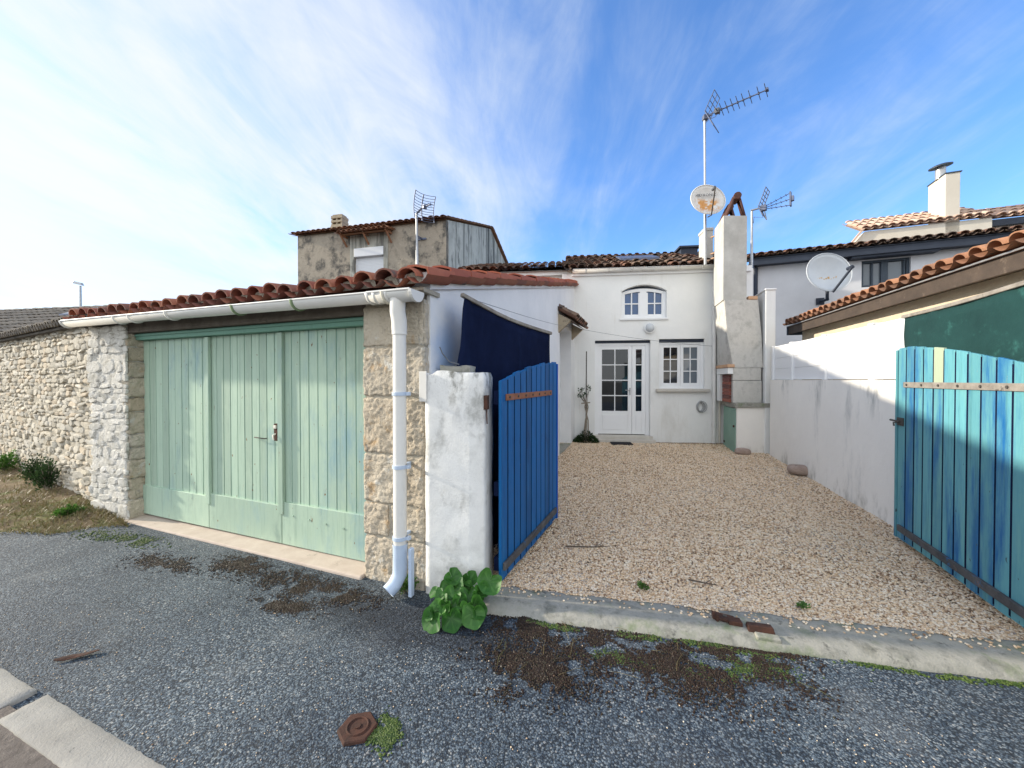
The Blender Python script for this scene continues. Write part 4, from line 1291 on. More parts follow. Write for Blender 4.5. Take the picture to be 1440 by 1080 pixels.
# block courses right of the hearth, hood
zt0 = zc0 + .085
m0, m1 = bx(1031), bx(1074)
z_a = bz(1050, 535); z_b = bz(1050, 517)
mb = MB(); fb = .10
mb.box(BF, m0 + .03, m1, fb, DEPB, zt0 + .001, z_a - .004); mb.box(BF, m0 + .03, m1 - .01, fb + .006, DEPB, z_a + .004, z_b)
mb.build('hearth_wall', M['hood'], fire, bevel=.006)
mb = MB()
hL = -.14
mb.box(BF, hL, hL + .10, DEPB - .26, DEPB, zt0, z_b - .12)
mb.build('hearth_jamb', M['render_white'], fire)
mb = MB()
z = zt0; k = 0
while z < z_b - .13:
    mb.box(BF, m0 - .02, m0 + .028, fb + .12, DEPB - .28, z + .002, min(z + .066, z_b - .12)); z += .07; k += 1
mb.build('hearth_brick', M['brick'], fire, bevel=.004)
mb = MB(); mb.box(BF, hL - .01, m0 + .03, fb - .0, DEPB, z_b - .12, z_b + .005); mb.build('mantel', M['render_white'], fire, bevel=.006)
mb = MB()
for b0_, b1_ in ((fb - .03, fb + .27), (fb + .28, fb + .58), (fb + .59, DEPB)):
    mb.box(BF, hL - .03, m0 + .05, b0_, b1_, z_b + .008, z_b + .070)
mb.build('mantel_brick', M['brick_pale'], fire, bevel=.006)
# hood: tapering body from the mantel up to the shoulders, then the flue
fl0, fl1 = bx(1016.5, fb), bx(1050, fb)
zsh = bz(1040, 421, fb); ztop = bz(1033, 302, fb)
zm = bz(1040, 470, fb)
L1, L2 = bx(1022, fb), bx(1018, fb)
Rr1, Rr2 = bx(1071, fb), bx(1066, fb)
def ring(a0, a1, b0, b1, z): return [BF(a0, b0, z), BF(a1, b0, z), BF(a1, b1, z), BF(a0, b1, z)]
mb = MB()
def ring5(a0, a1, b0, al, z): return [BF(a0, b0, z), BF(a1, b0, z), BF(a1, DEPB, z), BF(al, DEPB, z)]
rs = [ring5(bx(1031, fb) - .0, bx(1074, fb) - .01, fb, hL, z_b + .003), ring5(L1, Rr1, fb + .01, hL, zm), ring5(L2, Rr2, fb + .02, L2, zsh)]
vs = [p for r in rs for p in r]
fs = []
for i in range(2):
    for k in range(4): fs.append((i * 4 + k, i * 4 + (k + 1) % 4, (i + 1) * 4 + (k + 1) % 4, (i + 1) * 4 + k))
fs += [(8, 9, 10, 11)]
mb.add(vs, fs)
mb.build('hood', M['hood'], fire, bevel=.012)
mb = MB(); mb.box(BF, fl0, fl1, fb + .03, DEPB - .12, zsh - .01, ztop); flue = mb.build('flue', M['flue'], fire, bevel=.012)
mb = MB(); mb.box(BF, bx(1052, fb), Rr2 - .01, fb + .01, fb + .4, zsh + .002, zsh + .07); mb.build('shoulder_tile', M['brick_pale'], fire, bevel=.01)
# two pairs of tiles leaning together over the flue
for b_ in (fb + .10, fb + .62):
    mb = MB()
    for sgn in (-1, 1):
        am = (fl0 + fl1) / 2
        p0 = BF(am + (.19 if sgn > 0 else -.15), b_ + .06, ztop - .02); p1 = BF(am + sgn * .02 + .05, b_ + .06, ztop + .39)
        d = (p1 - p0).normalized(); nn = Vector((BF.W.x, BF.W.y, 0)); out = d.cross(nn).normalized() * (1 if True else -1)
        vs = []; sg = 6
        for t in (0, 1):
            for rr in (.062, .050):
                for k in range(sg + 1):
                    th = PI * k / sg
                    c = p0 + (p1 - p0) * t
                    up = out * sgn
                    if up.z < 0: up = -up
                    vs.append(c + nn * (-math.cos(th) * rr * 1.2) + up * (math.sin(th) * rr))
        m_ = sg + 1
        fs = []
        for k in range(sg): fs += [(k, k + 1, 2 * m_ + k + 1, 2 * m_ + k), (m_ + k, m_ + k + 1, 3 * m_ + k + 1, 3 * m_ + k), (k, k + 1, m_ + k + 1, m_ + k), (2 * m_ + k, 2 * m_ + k + 1, 3 * m_ + k + 1, 3 * m_ + k)]
        fs += [(0, m_, 3 * m_, 2 * m_), (sg, m_ + sg, 3 * m_ + sg, 2 * m_ + sg)]
        mb.add(vs, fs, 0, R.random(), True)
    am = (fl0 + fl1) / 2
    mb.tube([BF(am + .05, b_ - .06, ztop + .40), BF(am + .05, b_ + .20, ztop + .39)], .07, 10)
    mb.build('cowl_tiles', M['cowl'], flue)
# older stack behind the flue with the rusty rungs between
r0, r1 = hx(990, .25), hx(1000.5, .25)
zr = hz(995, 320, .25)
mb = MB(); mb.box(HF, r0, r1 + .02, .25, .62, HZ + .10, zr); mb.box(HF, r0 - .015, r1 + .03, .235, .635, zr - .07, zr)
mb.build('rear_stack', M['flue'], fire, bevel=.012)
for py in (329, 353, 360):
    za_ = hz(1000, py, .0)
    mb = MB(); mb.tube([HF(r1 - .04, .22, za_), HF(r1 + .22, -.10, za_ + .02)], .018, 8); mb.build('stay_bar', M['brick_pale'], fire)
mb = MB()
pp = G(1042, 638, GZ)
stone(mb, (pp.x + .02, pp.y - .02, GZ + .05), (.16, -.03, 0), (.03, .10, 0), (0, 0, .07), .10)
o = mb.build('stone', M['rock']); o.modifiers.new('s', 'SUBSURF').levels = 1; o.modifiers[0].render_levels = 2
tag(o, 'grey brown rubble stone lying at the foot of the fireplace base', 'stone')

# ------------------------------------------------------------------ white pier beside the fireplace
pr = P(1076, 540, 7.42)
PF = Fr((pr.x, pr.y), (1, -.06), (.30, .954))
mb = MB(); pw = PF.hit(1090)[0]
pz = PF.hit(1083, 408)[1]
mb.box(PF, 0, pw, 0, 1.2, 0, pz); mb.box(PF, -.015, pw + .015, -.015, 1.2, pz, pz + .035)
tag(mb.build('wall_pier', M['render_white'], bevel=.01), 'tall white wall end rising between the fireplace and the panel fence', 'wall')

# ------------------------------------------------------------------ right boundary wall with panel fence
BW = Fr((3.86, 3.85), (.290, .957), (.957, -.290))       # along, away from the courtyard
wallz = 1.545
mb = MB()
L_ = 3.62; L0_ = -2.05
na = 40
vs = []; fs = []
for i in range(na + 1):
    a = L0_ + (L_ - L0_) * i / na
    for z in (0, .3, .7, 1.1, wallz - .03, wallz):
        vs.append(BW(a, mnoise.noise(Vector((a * 1.3, z * 1.5, 3))) * .012, z))
m_ = 6
for i in range(na):
    for k in range(5): fs.append((i * m_ + k, (i + 1) * m_ + k, (i + 1) * m_ + k + 1, i * m_ + k + 1))
mb.add(vs, fs, 0, .5, True)
vs = [BW(L0_, 0, wallz), BW(L_, 0, wallz), BW(L_, .2, wallz + .002), BW(L0_, .2, wallz + .002), BW(L0_, .2, 0), BW(L_, .2, 0), BW(L0_, 0, 0), BW(L_, 0, 0)]
mb.add(vs, [(0, 1, 2, 3), (3, 2, 5, 4), (0, 3, 4, 6), (1, 7, 5, 2)])
tag(mb.build('boundary_wall', M['wall_white']), 'long white rendered wall with grey streaks along the right of the courtyard', 'wall')
fence = thing('panel_fence', BW(1, .1, wallz), 'white plastic panel fence standing on top of the right hand wall', 'fence')
posts = [-1.75] + [BW.hit(x, b=.06)[0] for x in (1279, 1228, 1161, 1114.5, 1088)]
for a in posts:
    mb = MB(); mb.box(BW, a - .045, a + .045, .03, .13, wallz + .003, 2.165); mb.box(BW, a - .052, a + .052, .023, .137, 2.165, 2.185)
    mb.build('post', M['fence_pvc'], fence, bevel=.006)
for a, b in zip(posts[:-1], posts[1:]):
    mb = MB()
    z = wallz + .01
    for k in range(3):
        z2 = z + .196
        mb.box(BW, a + .045, b - .045, .060, .10, z + .0015, z2 - .0015); z = z2
    mb.box(BW, a + .045, b - .045, .052, .108, z, z + .026)
    mb.build('panel', M['fence_pvc'], fence, bevel=.003)
# ------------------------------------------------------------------ neighbour's outbuilding on the right
NF = Fr((4.46, 3.85), (.290, .957), (.957, -.290))
ob = thing('outbuilding', NF(0, 1.5, 0), 'low cream outbuilding with a brown tiled eave rising behind the white panel fence', 'outbuilding')
FAR = NF.hit(1108)[0]; NEAR = -3.2; NE = 2.62
mb = MB(); mb.box(NF, NEAR, FAR - .12, .20, 3.6, 0, NE + .02)
mb.add([NF(FAR - .12, .2, NE), NF(FAR - .12, 3.6, NE), NF(FAR - .12, 3.6, NE + .9)], [(0, 1, 2)])
mb.build('wall', M['cream_stone'], ob)
mb = MB(); canal_roof(mb, NF(NEAR, -.04, NE + .06), NF.U, NF.W, FAR - NEAR, 3.7, .26, pitch=.2, course=.36, seg=8, rc=.088, jit=.01)
mb.build('roof', M['tile_brown'], ob)
mb = MB(); mb.box(NF, NEAR, FAR, .0, .035, NE - .14, NE + .035); mb.build('eave_board', M['brown_wood'], ob, bevel=.004)
mb = MB(); mb.box(NF, NEAR, FAR - .01, .035, .20, NE - .10, NE - .07); mb.build('soffit', M['brown_wood'], ob)
mb = MB(); mb.box(NF, NEAR, FAR + .01, -.022, -.001, NE + .02, NE + .036); mb.build('drip_strip', M['metal'], ob)
mb = MB(); mb.box(NF, FAR + .001, FAR + .035, -.02, .25, NE - .15, NE + .04); mb.build('end_board', M['dark_frame'], ob)

# ------------------------------------------------------------------ neighbour's house
NHp = P(1052, 540, 11.0)
NH = Fr((NHp.x, NHp.y), (.93, -.367), (.367, .93))
nh = thing('neighbour_house', NH(3, 3, 0), 'pale grey two level house with dark blue fascia and tiled roofs behind the outbuilding', 'house')
EZ = 4.86
x0, x1 = NH.hit(1210)[0], NH.hit(1279)[0]
z0, z1 = NH.hit(1245, 402)[1], NH.hit(1245, 364)[1]
mb = MB(); mb.wall(lambda a, z, b: NH(a, b, z), [(0, 0), (9, 0), (9, EZ), (0, EZ)], [[(x0, z0), (x1, z0), (x1, z1), (x0, z1)]], thick=.2)
mb.add([NH(0, 0, 0), NH(0, 6, 0), NH(0, 6, EZ), NH(0, 0, EZ)], [(0, 1, 2, 3)]); mb.add([NH(9, 0, 0), NH(9, 6, 0), NH(9, 6, EZ), NH(9, 0, EZ)], [(0, 1, 2, 3)])
mb.build('wall', M['lilac_wall'], nh)
mb = MB(); mb.box(NH, -.05, 5.25, -.32, -.27, EZ - .14, EZ + .06); mb.box(NH, -.05, 5.25, -.27, .0, EZ - .12, EZ - .09)
mb.build('fascia', M['fascia'], nh)
mb = MB(); canal_roof(mb, NH(-.1, -.36, EZ + .08), NH.U, NH.W, 5.4, 3.4, .24, pitch=.215, course=.4, seg=6, rc=.095, jit=.008)
mb.build('roof', M['tile_old'], nh)
mb = MB()
def frame_box(mb, fr, a0, a1, z0, z1, b, w, t=.05):
    mb.box(fr, a0, a0 + w, b, b + t, z0, z1); mb.box(fr, a1 - w, a1, b, b + t, z0, z1)
    mb.box(fr, a0 + w, a1 - w, b + .001, b + t, z0, z0 + w); mb.box(fr, a0 + w, a1 - w, b + .001, b + t, z1 - w, z1)
frame_box(mb, NH, x0, x1, z0, z1, .06, .06)
xm = (x0 + x1) / 2
mb.box(NH, xm - .07, xm + .07, .055, .11, z0 + .06, z1 - .06)
for q in ((x0 + xm) / 2 + .0, (xm + x1) / 2 + .15): mb.box(NH, q - .02, q + .02, .065, .10, z0 + .06, z1 - .06)
wf = mb.build('window_frame', M['dark_frame'], nh, bevel=.005)
mb = MB(); mb.box(NH, x0 + .03, x1 - .03, .12, .13, z0 + .03, z1 - .03); mb.build('glass', M['glass_net'], wf)
mb = MB(); mb.box(NH, x0 - .30, x1 + .42, -.27, .0, z1 + .02, z1 + .16); mb.build('window_canopy', M['fascia'], wf)
mb = MB(); mb.tube([NH(.16, -.06, EZ - .15), NH(.16, -.06, 0)], .05, 10); mb.build('downpipe', M['fascia'], nh)
# upper storey
UPp = P(1195.5, 540, 12.2)
UF = Fr((UPp.x, UPp.y), (.93, -.367), (.367, .93))
ua1 = UF.hit(1392)[0]; utl = UF.hit(1214)[0]
zb = UF.hit(1195.5, 347)[1]; zt = UF.hit(1214, 326)[1]
mb = MB(); mb.wall(lambda a, z, b: UF(a, b, z), [(0, 3), (ua1, 3), (ua1, zt), (utl, zt), (0, zb)], thick=2.6, back=True)
mb.build('upper_wall', M['cream'], nh)
mb = MB(); mb.wall(lambda a, z, b: UF(a, b + .5, z), [(ua1 + .005, 3), (ua1 + 5, 3), (ua1 + 5, zt - .05), (ua1 + .005, zt - .05)], thick=2.0)
mb.build('upper_wall', M['cream'], nh)
mb = MB(); canal_roof(mb, UF(utl - .12, -.06, zt + .05), UF.U, UF.W, ua1 - utl + .12, 1.15, .52, pitch=.22, course=.42, seg=6, rc=.095)
canal_roof(mb, UF(ua1, .20, zt + .06), UF.U, UF.W, 5.0, 1.0, .52, pitch=.22, course=.42, seg=6, rc=.095)
mb.build('upper_roof', M['tile_pink'], nh)
mb = MB(); mb.box(UF, ua1 + .01, ua1 + 5, .22, .30, zt - .18, zt + .0); mb.box(UF, ua1 + .01, ua1 + 5, .30, .5, zt - .14, zt - .10); mb.build('upper_fascia', M['fascia'], nh)
mb = MB(); mb.bar(UF(-.1, -.02, zb - .02), UF(utl - .05, -.02, zt + .08), .12, .05); mb.build('raking_tile', M['tile_pink'], nh)
ca0, ca1 = UF.hit(1326)[0], UF.hit(1347)[0]
zc0_, zc1_ = UF.hit(1326, 330)[1], UF.hit(1326, 245)[1]
mb = MB(); mb.box(UF, ca0, ca1, .0, .80, zc0_, zc1_); st_ = mb.build('chimney', M['cream'], nh, bevel=.012)
mb = MB(); mb.box(UF, ca0 - .02, ca1 + .03, -.02, .82, zc1_, zc1_ + .03); mb.build('chimney_cap', M['dark_frame'], st_)
cm = UF((ca0 + ca1) / 2 - .1, .35, zc1_)
mb = MB(); mb.tube([cm, cm + Vector((0, 0, .34))], .12, 14); mb.build('flue_pipe', M['metal'], st_)
mb = MB(); ax = Vector((-.16, -.05, 1)).normalized(); mb.tube([cm + Vector((0, 0, .36)), cm + Vector((0, 0, .36)) + ax * .03, cm + Vector((0, 0, .36)) + ax * .07], [.26, .26, .16], 22, smooth=False); mb.build('flue_cowl', M['dark_frame'], st_)


# ------------------------------------------------------------------ dishes
def dish_thing(c, nrm, r, mat, label, depth=.10, ell=.92):
    t = thing('satellite_dish', c, label, 'satellite dish')
    nrm = Vector(nrm).normalized(); x = nrm.cross(Vector((0, 0, 1))).normalized() * -1; y = nrm.cross(x) * 1
    if y.z < 0: y = -y
    x = y.cross(nrm)
    ns = 28; nr = 6; vs = []
    for side in (0, 1):
        for i in range(nr + 1):
            q = i / nr
            for k in range(ns):
                a = 2 * PI * k / ns
                vs.append(Vector(c) + x * (math.cos(a) * r * q) + y * (math.sin(a) * r * q * ell) + nrm * (depth * q * q - depth * .6 - side * .012))
    fs = []
    st = (nr + 1) * ns
    for s_ in (0, 1):
        for i in range(nr):
            for k in range(ns):
                fs.append((s_ * st + i * ns + k, s_ * st + i * ns + (k + 1) % ns, s_ * st + (i + 1) * ns + (k + 1) % ns, s_ * st + (i + 1) * ns + k))
    for k in range(ns): fs.append((nr * ns + k, nr * ns + (k + 1) % ns, st + nr * ns + (k + 1) % ns, st + nr * ns + k))
    mb = MB(); mb.add(vs, fs, 0, .5, True); mb.build('reflector', mat, t)
    mb = MB()
    rim = [Vector(c) + x * (math.cos(2 * PI * k / 28) * r) + y * (math.sin(2 * PI * k / 28) * r * ell) + nrm * (depth * .4 - .004) for k in range(29)]
    mb.tube(rim, .011, 6, caps=False); mb.build('rim', M['dish_grey'] if mat is M['dish_grey'] else M['dish'], t)
    return t, x, y, nrm


def text_on(t, body, c, x, y, nrm, size, mat, name='lettering'):
    cu = bpy.data.curves.new(name, 'FONT'); cu.body = body; cu.size = size; cu.align_x = 'CENTER'; cu.align_y = 'CENTER'; cu.extrude = .0015
    cu.space_character = 1.08
    tmp = bpy.data.objects.new(name, cu); COL.objects.link(tmp)
    bpy.context.view_layer.update()
    me = bpy.data.meshes.new_from_object(tmp.evaluated_get(bpy.context.evaluated_depsgraph_get()))
    bpy.data.objects.remove(tmp); bpy.data.curves.remove(cu)
    o = bpy.data.objects.new(name, me); COL.objects.link(o); o.parent = t
    rot = Matrix((x, y, nrm)).transposed().to_4x4()
    o.matrix_local = Matrix.Translation(Vector(c) - ORG[t.name]) @ rot
    me.materials.clear(); me.materials.append(mat)
    return o


c1 = P(994.5, 282, 8.15)
d1_, dx, dy, dn = dish_thing(c1, (.02, -1, .18), .365, M['dish_rust'], 'round white satellite dish with orange rust stains on the mast above the house chimney')
text_on(d1_, 'METRONIC', c1 + dy * .125 + dx * -.02 + dn * .002, (dx + dy * .10).normalized(), dy, dn, .082, M['ink'])
mb = MB(); lnb = c1 + dy * .04 + dn * .36 - dx * .02
mb.tube([c1 - dy * .36 - dn * .03, c1 - dy * .40 + dn * .10, lnb], .014, 8); arm = mb.build('feed_arm', M['cane'], d1_)
mb = MB(); mb.tube([lnb - dn * .01 + dy * .015, lnb - dn * .10 + dy * .02], .03, 10); mb.build('receiver_head', M['wire'], arm)
mb = MB(); mb.obox(c1 - dn * .14, dx * .05, dy * .09, dn * .05); mb.build('mount', M['metal'], d1_)

c2 = P(1164, 384, 9.45)
d2_, ex, ey, en = dish_thing(c2, (-.12, -1, .20), .505, M['dish_grey'], 'large pale grey satellite dish on a bent arm against the neighbouring grey wall', .14, .98)
mb = MB()
for k in range(9):
    c_ = c2 - ey * (.13 - .02 * (k % 3)) + ex * (-.22 + .055 * k) + en * (-.083 + .15 * ((.22 - .055 * k) ** 2 + .0169) / .36)
    mb = MB(); mb.obox(c_, ex * R.uniform(.010, .02), ey * R.uniform(.012, .03), en * .004); mb.build('faded_marking', M['orange_ink'], d2_)
mb = MB(); l2 = c2 - ey * .10 + en * .50 + ex * .20
mb.tube([c2 - ey * .52 + en * .05 + ex * .02, l2], .028, 8)
arm = mb.build('feed_arm', M['fascia'], d2_)
mb = MB(); mb.tube([l2, l2 - en * .14 + ey * .02], .045, 10); mb.build('receiver_head', M['fascia'], arm)
wa = NH.hit(1152, b=.0)[0]
mb = MB(); base2 = NH(wa, .0, P(1150, 423, 10.3).z); el = c2 - ey * .45 - en * .10
mb.tube([base2, base2 + Vector((0, -.26, 0)), el - Vector((0, 0, .18)), el, c2 - ey * .3 - en * .12], .035, 8)
mb.box(NH, wa - .09, wa + .09, -.03, .01, base2.z - .09, base2.z + .09)
mb.build('wall_arm', M['fascia'], d2_)

# ------------------------------------------------------------------ aerials
def mast(mb, p, q, r=.022): mb.tube([p, p.lerp(q, .5), p.lerp(q, .505), q], [r * 1.15, r * 1.15, r * .92, r * .92], 10)

# tall one: long comb with folded reflector
mt = P(991, 166, 8.3)
mbse = Vector((mt.x + .03, mt.y, P(995, 372, 8.3).z))
a1 = thing('television_aerial', mbse, 'tall mast with a long comb shaped aerial standing at the house chimney', 'aerial')
mb = MB(); mast(mb, mbse, mt, .024); mb.build('mast', M['metal'], a1)
mb = MB(); mb.obox(mt + Vector((.01, -.01, .0)), (.05, 0, 0), (0, .05, 0), (0, 0, .045)); mb.tube([mt, mt + Vector((.10, -.09, .01))], .02, 8); mb.build('clamp', M['metal_dark'], a1)
bs = mt + Vector((.02, -.02, .03)); be = P(1079, 126, 7.5)
bd = (be - bs).normalized(); side = bd.cross(Vector((0, 0, 1))).normalized(); upv = side.cross(bd)
mb = MB(); mb.tube([bs - bd * .05, be], .0125, 8)
Lb = (be - bs).length
for f_ in (.27, .36, .45, .54, .63, .74, .87, .98):
    c = bs + bd * Lb * f_
    mb.tube([c - side * .15 - upv * .05, c + side * .15 + upv * .05], .007, 6)
    mb.obox(c, bd * .016, side * .016, upv * .018)
mb.obox(be, bd * .02, side * .045, upv * .02)
mb.build('boom', M['metal_dark'], a1)
mb = MB()
for sg in (-1, 1):
    d = (upv * sg * .86 + bd * .42).normalized()
    for s_ in (-.17, .0, .17):
        mb.tube([bs + side * s_ + bd * .03, bs + side * s_ + bd * .03 + d * .40], .009, 6)
    for k in range(0, 5):
        c = bs + bd * .03 + d * (.02 + .095 * k)
        mb.tube([c - side * .18, c + side * .18], .007, 6)
mb.build('reflector', M['metal_dark'], a1)
mb = MB(); c = bs + bd * Lb * .20; mb.obox(c, bd * .045, side * .04, upv * .045); mb.tube([c - side * .13, c + side * .13], .012, 6); mb.tube([c, c - upv * .10 - bd * .03, c - upv * .10 - bd * .16, mt - Vector((0, 0, .12))], .006, 6); mb.build('dipole', M['wire'], a1)

# short one with three booms
mt2 = P(1057.5, 296, 8.9); mb2 = Vector((mt2.x, mt2.y, P(1057, 374, 8.9).z - .1))
a2 = thing('television_aerial', mb2, 'short mast with a fan of three booms and grid reflector right of the tall flue', 'aerial')
mb = MB(); mast(mb, mb2, mt2, .026); mb.tube([mt2 - Vector((.03, 0, .0)), mt2 + Vector((.12, -.06, .02))], .022, 8); mb.build('mast', M['metal'], a2)
o2 = P(1069, 294, 8.75); e2 = P(1111, 282, 8.35)
bd = (e2 - o2).normalized(); side = bd.cross(Vector((0, 0, 1))).normalized(); upv = side.cross(bd)
mb = MB()
L2_ = (e2 - o2).length
for k, v in enumerate((.13, .0, -.13)):
    p0_ = o2 + bd * .10 + upv * v * .25; p1_ = o2 + bd * L2_ + upv * v * 1.0 + upv * .03
    mb.tube([p0_, p1_], .008, 6)
    for f_ in (.25, .45, .65, .85):
        c = p0_.lerp(p1_, f_); mb.tube([c - side * .07, c + side * .07], .005, 6)
ce = o2 + bd * L2_ + upv * .03
mb.obox(ce + bd * .01, bd * .014, side * .05, upv * .15); mb.obox(ce + bd * .04, bd * .03, side * .04, upv * .05)
mb.build('boom', M['metal_dark'], a2)
mb = MB()
for sg in (-1, 1):
    d = (upv * sg * .75 + bd * .28).normalized()
    for s_ in (-.16, .16, 0): mb.tube([o2 + side * s_, o2 + side * s_ + d * (.42 if sg > 0 else .22)], .010, 6)
    for k in range(6 if sg > 0 else 3):
        c = o2 + d * (.03 + .078 * k); mb.tube([c - side * .17, c + side * .17], .008, 6)
mb.obox(o2 + bd * .06, bd * .06, side * .05, upv * .06)
mb.build('reflector', M['metal_dark'], a2)
mb = MB(); mb.tube([o2 + bd * .04 - upv * .03, mt2 + Vector((.18, -.1, -.20)), mt2 + Vector((.04, -.02, -.16)), mt2 + Vector((.02, -.02, -.3))], .006, 6); mb.tube([o2 + bd * .08 - upv * .05, P(1078, 309, 8.6)], .010, 6); mb.build('lead', M['wire'], a2)

# curved grid one on the old house
sA = OH.hit(587.5, b=-.28)[0]
m3 = OH(sA, -.28, 0); m3t = P(586, 300, m3.y); m3.z = P(590, 404, m3.y).z
a3 = thing('television_aerial', m3, 'mast with a curved grid aerial fixed in front of the old grey house', 'aerial')
mb = MB(); mast(mb, m3, m3t, .045); mb.build('mast', M['metal'], a3)
for zz_ in (.35, 1.7):
    mb = MB(); z_ = m3.z + zz_; mb.bar(OH(sA, -.30, z_), OH(sA + .05, .0, z_), .05, .05); mb.bar(OH(sA - .12, -.02, z_), OH(sA + .2, -.02, z_), .05, .06); mb.build('wall_bracket', M['metal_dark'], a3)
g = P(593, 293, m3.y - .1)
fw = Vector((.62, -.72, -.1)).normalized(); side = fw.cross(Vector((0, 0, 1))).normalized(); upv = side.cross(fw)
mb = MB()
def par(u, v): return g + side * u + upv * v + fw * (1.15 * u * u + .55 * v * v)
for k in range(11):
    v = -.42 + .084 * k
    mb.tube([par(-.36 + .12 * j, v) for j in range(7)], .009, 5)
for u in (-.36, 0, .36):
    mb.tube([par(u, -.42 + .105 * j) for j in range(9)], .016 if u else .022, 6)
mb.build('reflector', M['metal_dark'], a3)
mb = MB(); mb.tube([g, g + fw * .62], .02, 8)
for f_ in (.30, .45, .60): 
    c = g + fw * f_; mb.tube([c - side * .12, c + side * .12], .008, 6); mb.tube([c - upv * .06, c + upv * .06], .008, 6)
mb.obox(g + fw * .20, fw * .05, side * .06, upv * .06); mb.tube([m3t, g], .035, 8)
mb.build('boom', M['metal_dark'], a3)
# ------------------------------------------------------------------ gate pillar
GPF = Fr((-.628, 2.785), (.978, -.207), (.207, .978))
gp = thing('gate_pillar', GPF(.2, .12, 0), 'stubby whitewashed gate pillar between the downpipe and the blue gate', 'gate pillar')
mb = MB()
nz_, nx_ = 44, 14
def pil(a, b, z):
    k = mnoise.noise(Vector((a * 6, b * 6 + 2, z * 5))) * .0045 + mnoise.noise(Vector((a * 25, b * 25, z * 25))) * .0018
    return k
def pgrid(f, nu, nv):
    vs = [f(i / nu, j / nv) for i in range(nu + 1) for j in range(nv + 1)]
    return vs, [(i * (nv + 1) + j, (i + 1) * (nv + 1) + j, (i + 1) * (nv + 1) + j + 1, i * (nv + 1) + j + 1) for i in range(nu) for j in range(nv)]
PW, PD, PH = .438, .26, 1.605
ptop = lambda a: PH + .012 * math.sin(a * 14) - (.02 if a < .04 else 0)
loop = [(0, 0), (PW - .075, 0), (PW - .055, .012), (PW - .012, .016), (PW, .030), (PW, PD), (0, PD)]
def seg_pts(n=10):
    out = []
    for (p, q) in zip(loop, loop[1:] + loop[:1]):
        L = math.dist(p, q); m = max(1, int(L / .035))
        for k in range(m): out.append((p[0] + (q[0] - p[0]) * k / m, p[1] + (q[1] - p[1]) * k / m))
    return out
lp_ = seg_pts(); nl = len(lp_)
vs = []
for j in range(nz_ + 1):
    for (a, b) in lp_:
        t = j / nz_; z = -.06 + (ptop(a) + .06) * t
        sh = .0 if t < .985 else .012
        k = pil(a, b, z)
        ca = PW / 2; cb = PD / 2
        vs.append(GPF(a + (k if a > ca else -k) * (1 if a in (0, PW) else .2) - (sh if a > ca else -sh), b + (k if b > cb else -k) + (sh if b < cb else -sh), z))
fs = [(j * nl + k, j * nl + (k + 1) % nl, (j + 1) * nl + (k + 1) % nl, (j + 1) * nl + k) for j in range(nz_) for k in range(nl)]
mb.add(vs, fs, 0, .5, True); mb.add(vs[-nl:], [tuple(range(nl))], 0, .5)
mb.build('pillar', M['pillar_white'], gp)
mb = MB(); rough_block(mb, GPF, .06, .30, .14, .30, PH - .02, PH + .055, 6, .014, 0, 4.4); mb.build('coping_stone', M['concrete'], gp)
mb = MB(); zh = P(681, 566, 2.72).z; mb.box(GPF, PW - .006, PW + .022, .02, .07, zh - .05, zh + .05); mb.tube([GPF(PW + .012, .04, zh - .05), GPF(PW + .012, .04, zh - .10), GPF(PW + .02, .02, zh - .15)], .005, 6); mb.build('hinge_plate', M['rust'], gp)
mb = MB(); c = GPF(.20, .16, PH + .06)
mb.tube([c, c + Vector((-.07, -.02, .02)), c + Vector((-.12, -.02, .08)), c + Vector((-.14, -.03, .13))], .005, 6); mb.build('loose_cable', M['wire'], gp)

